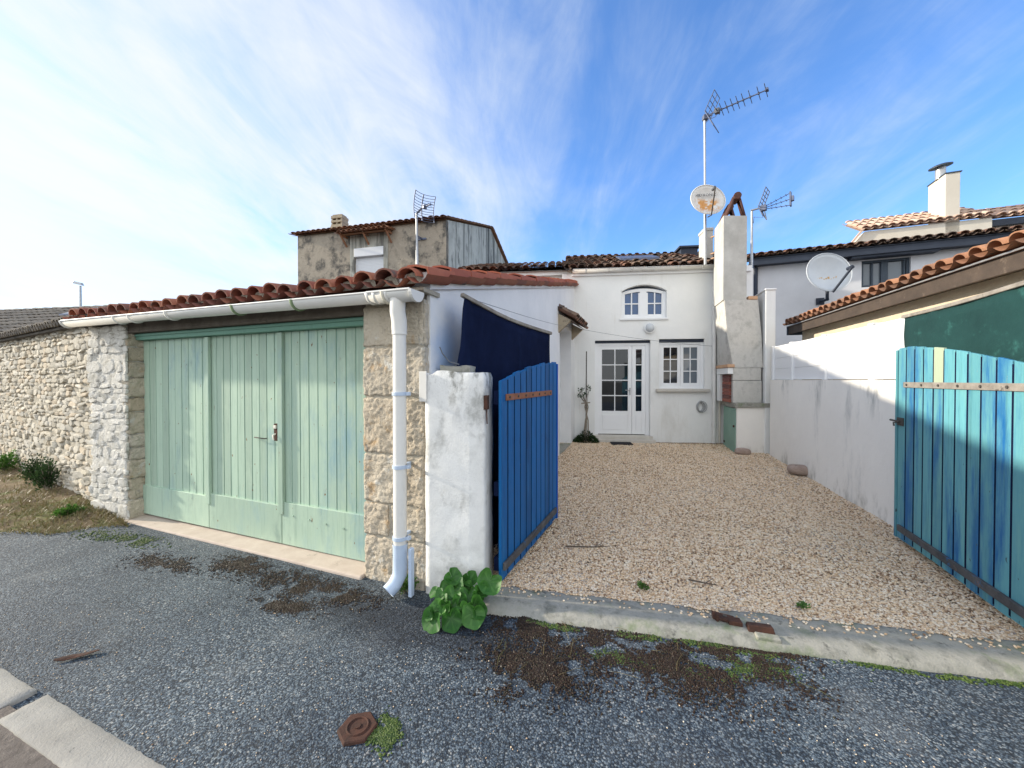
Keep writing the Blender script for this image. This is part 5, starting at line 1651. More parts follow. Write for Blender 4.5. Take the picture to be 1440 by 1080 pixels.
# ------------------------------------------------------------------ gates
def gate(O, far, length, n, ztop, zbot, mat, name_label, strap_z, rail_z, strap_mat, rail_mat, strap=(.05, 1.2), pale=None, endpost=None, wleft=True):
    """O near end, far direction; b positive is behind the visible face"""
    U = (Vector(far) - Vector(O)).normalized()
    W = Vector((-U.y, U.x)) if wleft else Vector((U.y, -U.x))
    f = Fr(O, U, W)
    t = thing('gate', f(length / 2, 0, 0), name_label, 'gate')
    w = length / n
    mb = MB(); pb = None
    for k in range(n):
        g_ = R.uniform(.006, .009); p0_, p1_ = k * w + g_, (k + 1) * w - g_
        dz = R.uniform(-.008, .008); d = R.uniform(0, .0012); bz_ = zbot + R.uniform(-.006, .006)
        tgt = mb
        if pale is not None and k == pale:
            pb = MB(); tgt = pb
            zc_ = strap_z
            tgt.hexa([f(p0_, d, zc_ + .01), f(p1_, d, zc_ + .01), f(p1_, d + .022, zc_ + .01), f(p0_, d + .022, zc_ + .01), f(p0_, d, ztop(p0_)), f(p1_, d, ztop(p1_)), f(p1_, d + .022, ztop(p1_)), f(p0_, d + .022, ztop(p0_))])
            mb.box(f, p0_, p1_, d + .002, d + .022, bz_, zc_)
            continue
        tgt.hexa([f(p0_, d, bz_), f(p1_, d, bz_), f(p1_, d + .022, bz_), f(p0_, d + .022, bz_), f(p0_, d, ztop(p0_) + dz), f(p1_, d, ztop(p1_) + dz), f(p1_, d + .022, ztop(p1_) + dz), f(p0_, d + .022, ztop(p0_) + dz)])
    mb.build('boards', mat, t, bevel=.003, segs=1)
    if pb: pb.build('patch_board', M['pale_board'], t, bevel=.003, segs=1)
    mb = MB()
    for z_ in (zbot + .12, (zbot + strap_z) / 2, strap_z): mb.box(f, .02, length - .02, .029, .065, z_ - .05, z_ + .05)
    mb.bar(f(.1, .048, zbot + .2), f(length - .1, .048, strap_z - .1), .035, .08)
    for k in range(n - 1): mb.box(f, (k + 1) * w - .011, (k + 1) * w + .011, .0055 - .0035, .0285, zbot + .012, ztop((k + 1) * w) - .02)
    mb.build('back_frame', M['navy_cloth'], t)
    mb = MB(); mb.box(f, strap[0], strap[1], -.010, -.001, strap_z - .024, strap_z + .024)
    sp = mb.build('hinge_strap', strap_mat, t, bevel=.002)
    for k in range(7):
        mb = MB()
        a = strap[0] + .06 + (strap[1] - strap[0] - .12) * k / 6
        mb.tube([f(a, -.010, strap_z), f(a, -.016, strap_z)], .010, 8)
        mb.build('bolt_head', M['cane'], sp)
    mb = MB(); mb.box(f, .03, length - .06, -.024, -.001, rail_z - .028, rail_z + .028); mb.build('bottom_rail', rail_mat, t, bevel=.004)
    if endpost:
        mb = MB(); mb.box(f, length + .003, length + .038, -.006, .060, zbot - .01, ztop(length) - .012); mb.build('closing_stile', endpost, t, bevel=.004)
    return t, f


lt = lambda a: 1.545 + .185 * math.sin(min(1, a / 1.47) * PI / 2)
gl, GLF = gate((-.080, 2.755), (.487, 4.10), 1.42, 11, lt, .085, M['blue_paint'], 'deep blue plank gate with a rusty strap standing open beside the white pillar', 1.42, .19, M['rust_blue'], M['dark_wood'], (.08, 1.22), None, M['blue_end'])
rt = lambda a: 1.60 + .235 * math.sin(min(1, a / 1.55) * PI / 2)
gr, GRF = gate((2.905, 2.07), (3.56, 3.55), 1.612, 12, rt, .105, M['teal_paint'], 'large turquoise blue plank gate standing open against the white courtyard wall', 1.505, .205, M['grey_wood'], M['dark_wood'], (-.0, 1.50), 7, M['teal_paint'], wleft=False)
mb = MB(); zl = 1.16
mb.box(GRF, 1.50, 1.60, -.012, -.001, zl - .025, zl + .045); mb.tube([GRF(1.54, -.018, zl + .01), GRF(1.70, -.018, zl + .012)], .009, 8); mb.tube([GRF(1.56, -.01, zl), GRF(1.56, -.05, zl + .0), GRF(1.55, -.05, zl - .03)], .007, 6)
mb.build('gate_latch', M['cane'], gr)

# ------------------------------------------------------------------ tarpaulin screens behind the gates
def screen(p0, p1, ztl, ztr, zb, lean, mat, bmat, label, nu=26, nv=22, amp=.036, name='privacy_screen', seed=0., over=.03):
    """sheet hung from a batten, p0 to p1 in plan"""
    p0 = Vector((*p0, 0)); p1 = Vector((*p1, 0))
    U = (p1 - p0); L = U.length; U.normalize(); N = Vector((U.y, -U.x, 0))
    t = thing(name, (p0 + p1) / 2 + Vector((0, 0, zb)), label, 'privacy screen')
    vs = []
    for i in range(nu + 1):
        for j in range(nv + 1):
            s = i / nu; q = j / nv
            zt_ = ztl + (ztr - ztl) * s - .035 * math.sin(s * PI)
            z = zb + (zt_ - zb) * q
            edge = lean * min(1 - q, .27) * (1 - s)
            k = mnoise.noise(Vector((s * 5 + seed, q * 1.6, seed))) * amp * (1.1 - q * .7) + mnoise.noise(Vector((s * 14, q * 5, seed + 3))) * amp * .3
            k += math.sin(s * 26 + q * 2) * .009 * (1 - .6 * q) + abs(mnoise.noise(Vector((s * 9 + q * 1.5 + seed, q * 2.2, 9)))) * .030
            vs.append(p0 + U * (L * s - edge + (mnoise.noise(Vector((0, q * 9, seed))) * .02 * (1 - s))) + N * k + Vector((0, 0, z)))
    fs = [(i * (nv + 1) + j, (i + 1) * (nv + 1) + j, (i + 1) * (nv + 1) + j + 1, i * (nv + 1) + j + 1) for i in range(nu) for j in range(nv)]
    mb = MB(); mb.add(vs, fs, 0, .5, True)
    cl = mb.build('cloth', mat, t)
    md = cl.modifiers.new('thick', 'SOLIDIFY'); md.thickness = .003
    mb = MB()
    tops = [vs[i * (nv + 1) + nv] for i in range(nu + 1)]
    st = 4
    for i in range(0, nu - st + 1, st):
        a, b = tops[i], tops[min(nu, i + st)]
        if i + 2 * st > nu: b = tops[nu]
        a = a - U * (over if i == 0 else 0); b = b + U * (over if b is tops[nu] else 0)
        mb.bar(a + Vector((0, 0, .012)), b + Vector((0, 0, .012)), .034, .032)
    mb.build('top_batten', bmat, t, bevel=.006)
    mb = MB()
    for s in (.14, .55, .96):
        c = p0 + (p1 - p0) * s - N * .045
        mb.tube([c + Vector((0, 0, 0.02)), c + Vector((0, 0, ztl + (ztr - ztl) * s - .06))], .025, 8)
    mb.build('post', M['grey_wood'], t)
    return t


nl_ = P(651, 418, 3.02); nr_ = P(773, 470, 4.12)
screen((nl_.x, nl_.y), (nr_.x, nr_.y), nl_.z, nr_.z, .10, .32, M['navy_cloth'], M['grey_wood'], 'dark navy tarpaulin screen with a ragged edge hanging above the blue gate')
rl_ = (3.785, 3.70)
screen(rl_, (3.02, 1.72), 2.145, 2.23, .25, .0, M['green_cloth'], M['grey_wood'], 'dark green tarpaulin screen under a grey board above the turquoise gate', seed=5., amp=.018)

# ------------------------------------------------------------------ clothes line
q0_ = P(655, 418, 3.02); q1_ = SIDE(nb1 + .1, -.02, SIDE.hit(803, 460)[1]); q2_ = HF(hx(1002), -.03, hz(1002, 487))
mb = MB()
def sag(p, q, s, n=10): return [p.lerp(q, k / n) - Vector((0, 0, s * math.sin(PI * k / n))) for k in range(n + 1)]
mb.tube(sag(q0_, q1_, .03), .0028, 5); mb.tube(sag(q1_, q2_, .05), .0035, 5)
tag(mb.build('clothes_line', M['wire']), 'thin grey line strung from the navy screen across to the house wall', 'line')

# ------------------------------------------------------------------ ground
def sheet(name, pts, mat, kind='structure', n=None):
    mb = MB(); mb.poly(pts); return tag(mb.build(name, mat, loc=(0, 0, 0)), kind=kind)
sheet('ground', [(-300, -300, -.06), (300, -300, -.06), (300, 500, -.06), (-300, 500, -.06)], M['field'])
mb = MB()
def rz(x, y): return mnoise.noise(Vector((x * .7, y * .7, 0))) * .010 + mnoise.noise(Vector((x * 2.3, y * 2.3, 5))) * .004
nx, ny = 150, 50
xs = [-30 + 60 * i / nx for i in range(nx + 1)]; ys = [-9 + 16 * j / ny for j in range(ny + 1)]
def clamp_z(x, y):
    return rz(x, y) - .006
mb.add([(x, y, clamp_z(x, y)) for x in xs for y in ys], [(i * (ny + 1) + j, (i + 1) * (ny + 1) + j, (i + 1) * (ny + 1) + j + 1, i * (ny + 1) + j + 1) for i in range(nx) for j in range(ny)], 0, .5, True)
tag(mb.build('road', M['asphalt'], loc=(0, 0, 0)), kind='structure')
# courtyard
CA, CB = Vector((-.46, 2.765)), Vector((1.25, 9.3)); CC, CD = Vector((3.36, 1.99)), Vector((5.55, 8.7))
def cpt(s, t):
    l = CA.lerp(CB, t); r_ = CC.lerp(CD, t); return l.lerp(r_, s)
mb = MB(); nx, ny = 40, 60; vs = []
def cz_at(x, y): return court_z(y) - .012 + mnoise.noise(Vector((x * 1.6, y * 1.6, 8))) * .014 + mnoise.noise(Vector((x * 4, y * 4, 1))) * .005
for i in range(nx + 1):
    for j in range(ny + 1):
        p = cpt(i / nx, j / ny); vs.append((p.x, p.y, cz_at(p.x, p.y)))
mb.add(vs, [(i * (ny + 1) + j, (i + 1) * (ny + 1) + j, (i + 1) * (ny + 1) + j + 1, i * (ny + 1) + j + 1) for i in range(nx) for j in range(ny)], 0, .5, True)
tag(mb.build('courtyard', M['gravel'], loc=(0, 0, 0)), kind='structure')
# concrete strip under the gates
KF = Fr((-.094, 2.545), (.981, -.196), (.196, .981))
mb = MB()
vs = []; na, nb_ = 120, 12
pro = [(-.045, -.04), (-.04, -.004), (-.024, .016), (.0, .030), (.02, .037), (.06, .040), (.12, .042), (.18, .042), (.235, .041), (.262, .036), (.27, .01)]
for i in range(na + 1):
    a = -.12 + 3.9 * i / na
    for (b, z) in pro:
        k = mnoise.noise(Vector((a * 4, b * 6, 2))) * .012 + mnoise.noise(Vector((a * 17, b * 17, 2))) * .006
        vs.append(KF(a, b + k * (1 if b < .02 or b > .25 else 0), z + k * .5 + (-.030 * max(0, mnoise.noise(Vector((a * 3.2, 1, b))) + .4 * mnoise.noise(Vector((a * 13, 1, b)))) if -.03 < b < .03 else 0)))
m_ = len(pro)
mb.add(vs, [(i * m_ + k, (i + 1) * m_ + k, (i + 1) * m_ + k + 1, i * m_ + k + 1) for i in range(na) for k in range(m_ - 1)], 0, .5, True)
tag(mb.build('kerb_strip', M['concrete'], loc=(0, 0, 0)), kind='structure')
# verge
mb = MB(); nx, ny = 70, 14; vs = []
def verge_pt(s, t):
    a = .12 - 9.3 * s
    w_ = RW(a, .02, 0); 
    o_ = Vector((-4.02 - 5.6 * s - .0, 4.02 - .42 * min(1, s * 3) - .1 * s, 0))
    o_.x += mnoise.noise(Vector((s * 9, 0, 0))) * .05; o_.y += mnoise.noise(Vector((s * 14, 1, 0))) * .16 + mnoise.noise(Vector((s * 40, 1, 0))) * .05
    p = w_.lerp(o_, t)
    z = .11 * (1 - t) ** .8 * min(1, s * 8 + .2) + .012 * (1 - t) + mnoise.noise(Vector((p.x * 3, p.y * 3, 1))) * .022 * (1 - t) + .004 - .02 * t ** 4
    return Vector((p.x, p.y, z))
for i in range(nx + 1):
    for j in range(ny + 1): vs.append(verge_pt(i / nx, j / ny))
mb.add(vs, [(i * (ny + 1) + j, (i + 1) * (ny + 1) + j, (i + 1) * (ny + 1) + j + 1, i * (ny + 1) + j + 1) for i in range(nx) for j in range(ny)], 0, .5, True)
tag(mb.build('verge', M['soil'], loc=(0, 0, 0)), kind='structure')
# kerb slabs across the street edge, lower left
q = G(69, 978, 0); SF = Fr((q.x, q.y), (.93, -.367), (-.367, -.93))
mb = MB(); rough_block(mb, SF, .0, 1.06, .0, .165, -.06, .018, 40, .003, 0, 2.2, 7)
tag(mb.build('kerb_slab', M['slab']), 'long pale concrete kerb slab nearest the camera in the lower left road edge', 'kerb slab', 'kerb slabs along the road edge')
mb = MB(); rough_block(mb, SF, -1.10, -.085, .005, .165, -.06, .016, 40, .003, 0, 6.2, 7)
tag(mb.build('kerb_slab', M['slab']), 'pale concrete kerb slab cut off by the left edge, beyond the gap', 'kerb slab', 'kerb slabs along the road edge')
mb = MB(); mb.poly([SF(-6, .10, .006), SF(4, .10, .006), SF(4, 3, .006), SF(-6, 3, .006)])
tag(mb.build('road_shoulder', M['shoulder'], loc=(0, 0, 0)), kind='structure')

# ------------------------------------------------------------------ small things lying about
c = G(503, 1024, 0)
vc = thing('valve_cover', (c.x, c.y, 0), 'rusty six sided iron valve cover set in the asphalt', 'valve cover')
def hexring(r, z, sc=(1, 1)): return [Vector((c.x + r * math.cos(PI / 3 * k + .2) * sc[0], c.y + r * math.sin(PI / 3 * k + .2) * sc[1], z)) for k in range(6)]
mb = MB(); vs = hexring(.088, -.01) + hexring(.086, .005) + hexring(.080, .009) + hexring(.0, .008)[:1]
fs = [(k, (k + 1) % 6, 6 + (k + 1) % 6, 6 + k) for k in range(6)] + [(6 + k, 6 + (k + 1) % 6, 12 + (k + 1) % 6, 12 + k) for k in range(6)] + [(12 + k, 12 + (k + 1) % 6, 18) for k in range(6)]
mb.add(vs, fs); mb.build('lid', M['rust'], vc)
mb = MB(); ring_ = [Vector((c.x + .045 * math.cos(2 * PI * k / 20), c.y + .045 * math.sin(2 * PI * k / 20), .009)) for k in range(21)]
mb.tube(ring_, .005, 6, caps=False); mb.tube([Vector((c.x, c.y, .004)), Vector((c.x, c.y, .013))], .014, 8); mb.build('boss', M['rust'], vc)
c = G(109, 924, 0)
mb = MB(); vs = []
for k in range(14):
    t = 2 * PI * k / 14; rr = 1 + .25 * mnoise.noise(Vector((k * 1.7, 0, 0)))
    vs.append(Vector((c.x + .085 * math.cos(t) * rr + .02 * math.sin(t), c.y + .030 * math.sin(t) * rr + .035 * math.cos(t), .006 + .010 * abs(math.cos(t)))))
vs.append(Vector((c.x, c.y, .012)))
mb.add(vs, [(k, (k + 1) % 14, 14) for k in range(14)])
o = mb.build('rust_flake', M['rust_blue'].copy() if False else M['rust']); o.modifiers.new('t', 'SOLIDIFY').thickness = .004
tag(o, 'flat rusty scrap of metal lying on the asphalt near the left kerb slabs', 'scrap')
c = G(1024, 869, .065)
DZ = -.022
gs = thing('gate_stop', (c.x, c.y, .04), 'broken rusty iron gate catch with a hole, left one on the concrete strip', 'gate catch')
mb = MB(); 
mb.obox((c.x - .02, c.y + .02, .078 + DZ), (.055, -.03, 0), (.012, .030, 0), (0, 0, .010)); mb.obox((c.x + .028, c.y - .018, .076 + DZ), (.036, -.012, 0), (.006, .028, 0), (0, 0, .014)); mb.obox((c.x - .065, c.y + .02, .085 + DZ), (.008, .0, 0), (.0, .022, 0), (0, 0, .022))
mb.build('plate', M['rust'], gs, bevel=.004)
mb = MB(); mb.tube([Vector((c.x - .01, c.y + .02, .082 + DZ)), Vector((c.x - .01, c.y + .02, .091 + DZ))], .013, 8); mb.build('socket', M['cane'], gs)
c = G(1069, 881, .065)
gs = thing('gate_stop', (c.x, c.y, .04), 'square rusty iron gate stop on a mortar bed, right one on the concrete strip', 'gate catch')
mb = MB(); mb.hexa([Vector((c.x - .075, c.y - .010, .035)), Vector((c.x + .065, c.y - .045, .035)), Vector((c.x + .080, c.y + .02, .035)), Vector((c.x - .06, c.y + .055, .035)),
                    Vector((c.x - .070, c.y + .0, .074)), Vector((c.x + .060, c.y - .032, .074)), Vector((c.x + .072, c.y + .015, .070)), Vector((c.x - .058, c.y + .045, .070))])
mb.build('plate', M['rust'], gs, bevel=.005)
mb = MB(); mb.obox((c.x + .01, c.y - .055, .028), (.062, -.018, 0), (.006, .024, 0), (0, 0, .020)); mb.build('mortar_bed', M['concrete'], gs, bevel=.008)
c = G(1122, 664, .12)
mb = MB(); stone(mb, (c.x, c.y - .06, .17), (.185, -.05, .0), (.03, .12, 0), (0, 0, .085), .10)
o = mb.build('rock', M['rock']); md = o.modifiers.new('s', 'SUBSURF'); md.levels = 1; md.render_levels = 2
tag(o, 'flat pinkish brown rock on the gravel against the long white wall', 'rock')
for i, (pts, lab) in enumerate(((((795, 768), (835, 769), (858, 768)), 'long thin dry twig lying on the gravel near the blue gate'), (((968, 815), (992, 820), (1010, 823)), 'short dry twig lying on the gravel near the concrete strip'))):
    mb = MB(); pp = [G(x, y, court_z(3.2) + .012) for x, y in pts]
    mb.tube(pp, [.006, .0045, .002], 6); mb.tube([pp[1], pp[1] + Vector((.08, .05, .008))], [.004, .002], 5)
    tag(mb.build('twig', M['twig']), lab, 'twig')
# ------------------------------------------------------------------ plants
def blob_leaf(mb, c, nrm, r, roll=0., cup=.25, notch=.35, rnd=None, ny=4, nk=16, wav=.10):
    nrm = Vector(nrm).normalized()
    x = nrm.cross(Vector((0, 0, 1)))
    if x.length < .1: x = Vector((1, 0, 0))
    x.normalize(); y = nrm.cross(x)
    x, y = x * math.cos(roll) + y * math.sin(roll), y * math.cos(roll) - x * math.sin(roll)
    ph = R.uniform(0, 6); vs = [Vector(c)]; 
    for i in range(1, ny + 1):
        q = i / ny
        for k in range(nk + 1):
            t = -PI + .02 + (2 * PI - .04) * k / nk
            rr = r * q * (1 - notch * math.exp(-((abs(t) - PI) / .42) ** 2)) * (1 + .05 * math.sin(5 * t + ph))
            vs.append(Vector(c) + y * -(math.cos(t) * rr) * -1 + x * (math.sin(t) * rr) + nrm * (cup * r * q * q + wav * r * q * q * math.sin(3 * t + ph) - .05 * r * math.cos(2.5 * t) ** 8 * q) + Vector((0, 0, -.25 * r * q * q * (1 if math.cos(t) > 0 else .3))))
    fs = []
    m = nk + 1
    for k in range(nk): fs.append((0, 1 + k, 2 + k))
    for i in range(ny - 1):
        for k in range(nk): fs.append((1 + i * m + k, 1 + i * m + k + 1, 1 + (i + 1) * m + k + 1, 1 + (i + 1) * m + k))
    b0 = R.uniform(.0, .62)
    n0 = len(mb.f)
    mb.add(vs, fs, 0, b0, True)
    for q in range(len(fs)):
        ring = 0 if q < nk else 1 + (q - nk) // nk
        k = q if q < nk else (q - nk) % nk
        val = b0 + (.30 if k % 4 == 0 and ring < ny - 1 else 0) + R.uniform(-.08, .08) + (.16 if ring == ny - 1 else 0)
        mb.r[n0 + q] = max(0., min(1., val))


base = G(648, 862, 0)
pl = thing('leafy_plant', (base.x, base.y, 0), 'low plant with broad round green leaves at the foot of the white pillar', 'plant')
lm = MB(); sm_ = MB()
L = [(590, 400, .115, 2.62), (600, 490, .105, 2.58), (580, 600, .125, 2.52), (780, 430, .09, 2.64), (770, 540, .10, 2.58), (755, 620, .12, 2.52), (985, 450, .15, 2.60), (410, 560, .095, 2.60),
     (440, 740, .085, 2.46), (390, 850, .115, 2.40), (575, 860, .085, 2.40), (815, 790, .135, 2.42), (860, 610, .085, 2.52), (480, 560, .085, 2.54), (690, 740, .09, 2.44), (640, 560, .09, 2.56), (520, 700, .08, 2.46), (700, 500, .08, 2.62), (640, 420, .07, 2.66), (820, 700, .10, 2.48), (540, 510, .08, 2.60), (470, 640, .09, 2.50), (640, 820, .07, 2.42), (900, 540, .08, 2.56), (720, 470, .07, 2.62), (350, 790, .06, 2.42), (880, 760, .07, 2.44), (560, 760, .08, 2.44), (670, 640, .07, 2.50)]
for (x, y, r_, d) in L:
    c = P(560 + x / 7.717, 760 + y / 7.717, d); c.z = max(c.z, .05)
    out = Vector((c.x - base.x, c.y - base.y - .05, 0)) * 2.2
    blob_leaf(lm, c, out + Vector((R.uniform(-.3, .3), -.75 + R.uniform(-.45, .45), .75 + R.uniform(-.3, .3))), r_ * R.uniform(.48, .78), R.uniform(-.8, .8), R.uniform(.2, .85), .5, None, 5, 24, .16)
    b = Vector((base.x + R.uniform(-.05, .05), base.y + R.uniform(-.03, .03), 0))
    sm_.tube([b, b.lerp(c, .5) + Vector((0, 0, .03)), c - Vector((0, -.015, .01))], [.008, .006, .004], 6)
lm.build('foliage', M['big_leaf'], pl); sm_.build('stems', M['leaf_mid'], pl)


def small_leaf(mb, c, d, r, rnd=None):
    d = Vector(d).normalized(); s = d.cross(Vector((R.uniform(-1, 1), R.uniform(-1, 1), R.uniform(-1, 1)))).normalized()
    n = d.cross(s); c = Vector(c)
    mb.add([c, c + d * r * .5 + s * r * .32 + n * r * .08, c + d * r, c + d * r * .5 - s * r * .32 + n * r * .08], [(0, 1, 2), (0, 2, 3)], 0, rnd)


def shrub(name, c, w, h, n, label, cat, mats, leaf=.03, cone=.6, stem=True):
    t = thing(name, c, label, cat)
    lm = MB(); st = MB()
    nb_ = max(5, int(n / 70))
    tips = []
    for k in range(nb_):
        a = R.uniform(0, 2 * PI); q = R.random() ** .6
        tip = Vector(c) + Vector((math.cos(a) * w * q * .8, math.sin(a) * w * q * .8, h * (1 - cone * q) * R.uniform(.5, 1)))
        b = Vector(c) + Vector((R.uniform(-.02, .02), R.uniform(-.02, .02), 0))
        st.tube([b, b.lerp(tip, .5) + Vector((0, 0, h * .06)), tip], [.007, .005, .003], 5)
        tips.append((b, tip))
    for k in range(n):
        b, tip = R.choice(tips)
        f = R.uniform(.25, 1.05)
        p = b.lerp(tip, f) + Vector((R.gauss(0, w * .16), R.gauss(0, w * .16), R.gauss(0, h * .07)))
        p.z = max(p.z, c[2] + .004)
        small_leaf(lm, p, (p - Vector(c)) * 1.0 + Vector((R.uniform(-.3, .3), R.uniform(-.3, .3), R.uniform(-.1, .4))) * w, leaf * R.uniform(.6, 1.3))
    lm.build('foliage', mats[0], t); st.build('stems', mats[1], t)
    return t


g1 = RW(-1.32, -.14, .11); g2 = RW(-1.95, -.14, .11); g3 = RW(-3.55, -.16, .11)
shrub('shrub', g1, .17, .46, 1100, 'dark upright evergreen shrub against the rubble wall, nearer the garage', 'shrub', (M['leaf_dark'], M['bark']), .032, .45)
shrub('shrub', g2, .20, .42, 900, 'loose dark green shrub against the rubble wall, middle of three', 'shrub', (M['leaf_dark'], M['bark']), .032, .5)
shrub('shrub', g3, .30, .34, 900, 'low spreading green shrub at the far left end of the rubble wall', 'shrub', (M['leaf_mid'], M['bark']), .036, .4)
g4 = G(98, 722, .05)
shrub('weed', (g4.x, g4.y, .03), .16, .10, 420, 'flat green weed growing out in the dry verge', 'weed', (M['leaf_mid'], M['bark']), .035, .3)
g5 = G(566, 838, .0)
shrub('weed', (g5.x + .02, g5.y + .05, .0), .12, .10, 500, 'small green weeds around the foot of the downpipe', 'weed', (M['leaf_mid'], M['bark']), .02, .3)
g6 = G(905, 826, .06)
shrub('weed', (g6.x, g6.y, .05), .05, .04, 160, 'tiny green tuft growing in the gravel near the concrete strip', 'weed', (M['leaf_mid'], M['bark']), .018, .3)
g7 = G(1125, 854, .06)
shrub('weed', (g7.x, g7.y, .055), .05, .035, 140, 'tiny green tuft at the gravel edge towards the turquoise gate', 'weed', (M['leaf_mid'], M['bark']), .018, .3)

# trained climber beside the door
b = HF(hx(824, -.16), -.16, GZ)
cl = thing('climber', b, 'bare trained climber on a cane with green growth at its foot beside the door', 'climbing plant')
mb = MB(); mb.tube([b, Vector((b.x + .01, b.y, hz(823, 494, -.16)))], .012, 8); mb.build('cane', M['cane'], cl)
mb = MB(); zt_ = hz(823, 566, -.16); zt2 = hz(823, 545, -.16)
for k, dx in enumerate((-.07, .05, -.02)):
    mb.tube([b + Vector((dx, -.02, 0)), b + Vector((dx * .5 + .02, -.03, .5)), b + Vector((-dx * .6, -.03, zt_ - GZ - .1)), b + Vector((-dx * .3, -.02, zt_ - GZ))], [.018, .014, .013, .010], 7)
mb.tube([b + Vector((-.11, -.02, zt_ - GZ - .02)), b + Vector((.09, -.02, zt_ - GZ))], .014, 6)
top_ = b + Vector((0, -.02, zt_ - GZ))
lmb = MB()
for k in range(11):
    a = R.uniform(-1.25, 1.25); q = top_ + Vector((math.sin(a) * R.uniform(.12, .22), R.uniform(-.06, .04), abs(math.cos(a)) * R.uniform(.14, .42)))
    mb.tube([top_ + Vector((R.uniform(-.03, .03), 0, 0)), top_.lerp(q, .5) + Vector((0, 0, -.03)), q], [.007, .005, .003], 5)
    for j in range(6): small_leaf(lmb, q + Vector((R.gauss(0, .025), R.gauss(0, .02), R.gauss(0, .025))), (R.uniform(-1, 1), R.uniform(-1, .3), R.uniform(-.4, 1)), .055)
mb.build('stems', M['bark'], cl)
for k in range(1500):
    a = R.uniform(0, 2 * PI); q = math.sqrt(R.random()); hgt = .30 * (1 - q) * R.random() ** .5
    small_leaf(lmb, b + Vector((math.cos(a) * q * .30, math.sin(a) * q * .16 - .03, hgt + .01)), (math.cos(a), math.sin(a), R.uniform(-.2, 1)), R.uniform(.03, .055))
lmb.build('foliage', M['leaf_dark'], cl)


# ------------------------------------------------------------------ scattered stuff (numpy)
rng = np.random.default_rng(5)


def ico():
    t = (1 + 5 ** .5) / 2
    v = np.array([(-1, t, 0), (1, t, 0), (-1, -t, 0), (1, -t, 0), (0, -1, t), (0, 1, t), (0, -1, -t), (0, 1, -t), (t, 0, -1), (t, 0, 1), (-t, 0, -1), (-t, 0, 1)], float)
    v /= np.linalg.norm(v[0])
    f = np.array([(0, 11, 5), (0, 5, 1), (0, 1, 7), (0, 7, 10), (0, 10, 11), (1, 5, 9), (5, 11, 4), (11, 10, 2), (10, 7, 6), (7, 1, 8), (3, 9, 4), (3, 4, 2), (3, 2, 6), (3, 6, 8), (3, 8, 9), (4, 9, 5), (2, 4, 11), (6, 2, 10), (8, 6, 7), (9, 8, 1)])
    return v, f


def scatter(name, P_, size, mat, label=None, squash=(.45, .75), smooth=True, rnd=None, kind='stuff', cat=None):
    v, f = ico(); n = len(P_)
    s = np.stack([size * rng.uniform(.75, 1.3, n), size * rng.uniform(.6, 1., n), size * rng.uniform(*squash, n)], 1)
    a = rng.uniform(0, 2 * PI, n); tx = rng.uniform(-.5, .5, n)
    q = v[None] * s[:, None, :] * rng.uniform(.85, 1.15, (n, 12, 1))
    x, y, z = q[..., 0], q[..., 1], q[..., 2]
    y, z = y * np.cos(tx)[:, None] - z * np.sin(tx)[:, None], y * np.sin(tx)[:, None] + z * np.cos(tx)[:, None]
    x, y = x * np.cos(a)[:, None] - y * np.sin(a)[:, None], x * np.sin(a)[:, None] + y * np.cos(a)[:, None]
    V = np.stack([x, y, z], -1) + P_[:, None, :]
    Fc = (f[None] + 12 * np.arange(n)[:, None, None]).reshape(-1, 3)
    me = bpy.data.meshes.new(name)
    me.vertices.add(12 * n); me.vertices.foreach_set('co', V.reshape(-1))
    me.loops.add(Fc.size); me.loops.foreach_set('vertex_index', Fc.reshape(-1).astype(np.int32))
    me.polygons.add(len(Fc)); me.polygons.foreach_set('loop_start', np.arange(0, Fc.size, 3, dtype=np.int32)); me.polygons.foreach_set('loop_total', np.full(len(Fc), 3, np.int32))
    me.polygons.foreach_set('use_smooth', np.full(len(Fc), smooth))
    at = me.attributes.new('rnd', 'FLOAT', 'FACE'); r_ = rng.random(n) if rnd is None else rnd
    at.data.foreach_set('value', np.repeat(r_, 20).astype(np.float32))
    me.materials.append(mat); me.update(calc_edges=True); me.validate()
    o = bpy.data.objects.new(name, me); COL.objects.link(o)
    return tag(o, label, cat, kind=kind)


# gravel stones over the courtyard sheet, denser close to the camera
N_ = 160000
u = rng.random(N_); s_ = rng.random(N_)
tt = (np.power(1 + u * (math.sqrt(3.4) - 1), 2) - 1) / 2.4 * 1.0
tt = np.clip(u ** 1.7, 0, 1)
lx = CA.x + (CB.x - CA.x) * tt; ly = CA.y + (CB.y - CA.y) * tt; rx = CC.x + (CD.x - CC.x) * tt; ry = CC.y + (CD.y - CC.y) * tt
X = lx + (rx - lx) * s_; Y = ly + (ry - ly) * s_
kb = (X - KF.O.x) * KF.W.x + (Y - KF.O.y) * KF.W.y
edge = .255 + .02 * np.sin(X * 9) + .015 * np.sin(X * 23 + 1)
ok = (kb > edge - np.where(rng.random(N_) < .05, .14 * rng.random(N_), 0)) & (tt < .93)
X, Y, tt = X[ok], Y[ok], tt[ok]
Z = np.array([cz_at(x, y) for x, y in zip(X, Y)]); kb = kb[ok]; Z = np.where(kb < .25, .043, Z)
sz = rng.uniform(.0055, .0115, len(X)) * (1 + .35 * tt)
tone = np.array([mnoise.noise(Vector((a * .9, b * .9, 6))) for a, b in zip(X, Y)])
rn_ = np.clip(rng.random(len(X)) + tone * .40 * rng.random(len(X)) - .04, 0, 1)
scatter('gravel_stones', np.stack([X, Y, Z + sz * .2 + rng.uniform(-.001, .005, len(X))], 1), sz, M['pebble'], rnd=rn_, label= 'loose beige and white pea gravel over the courtyard', cat='gravel')
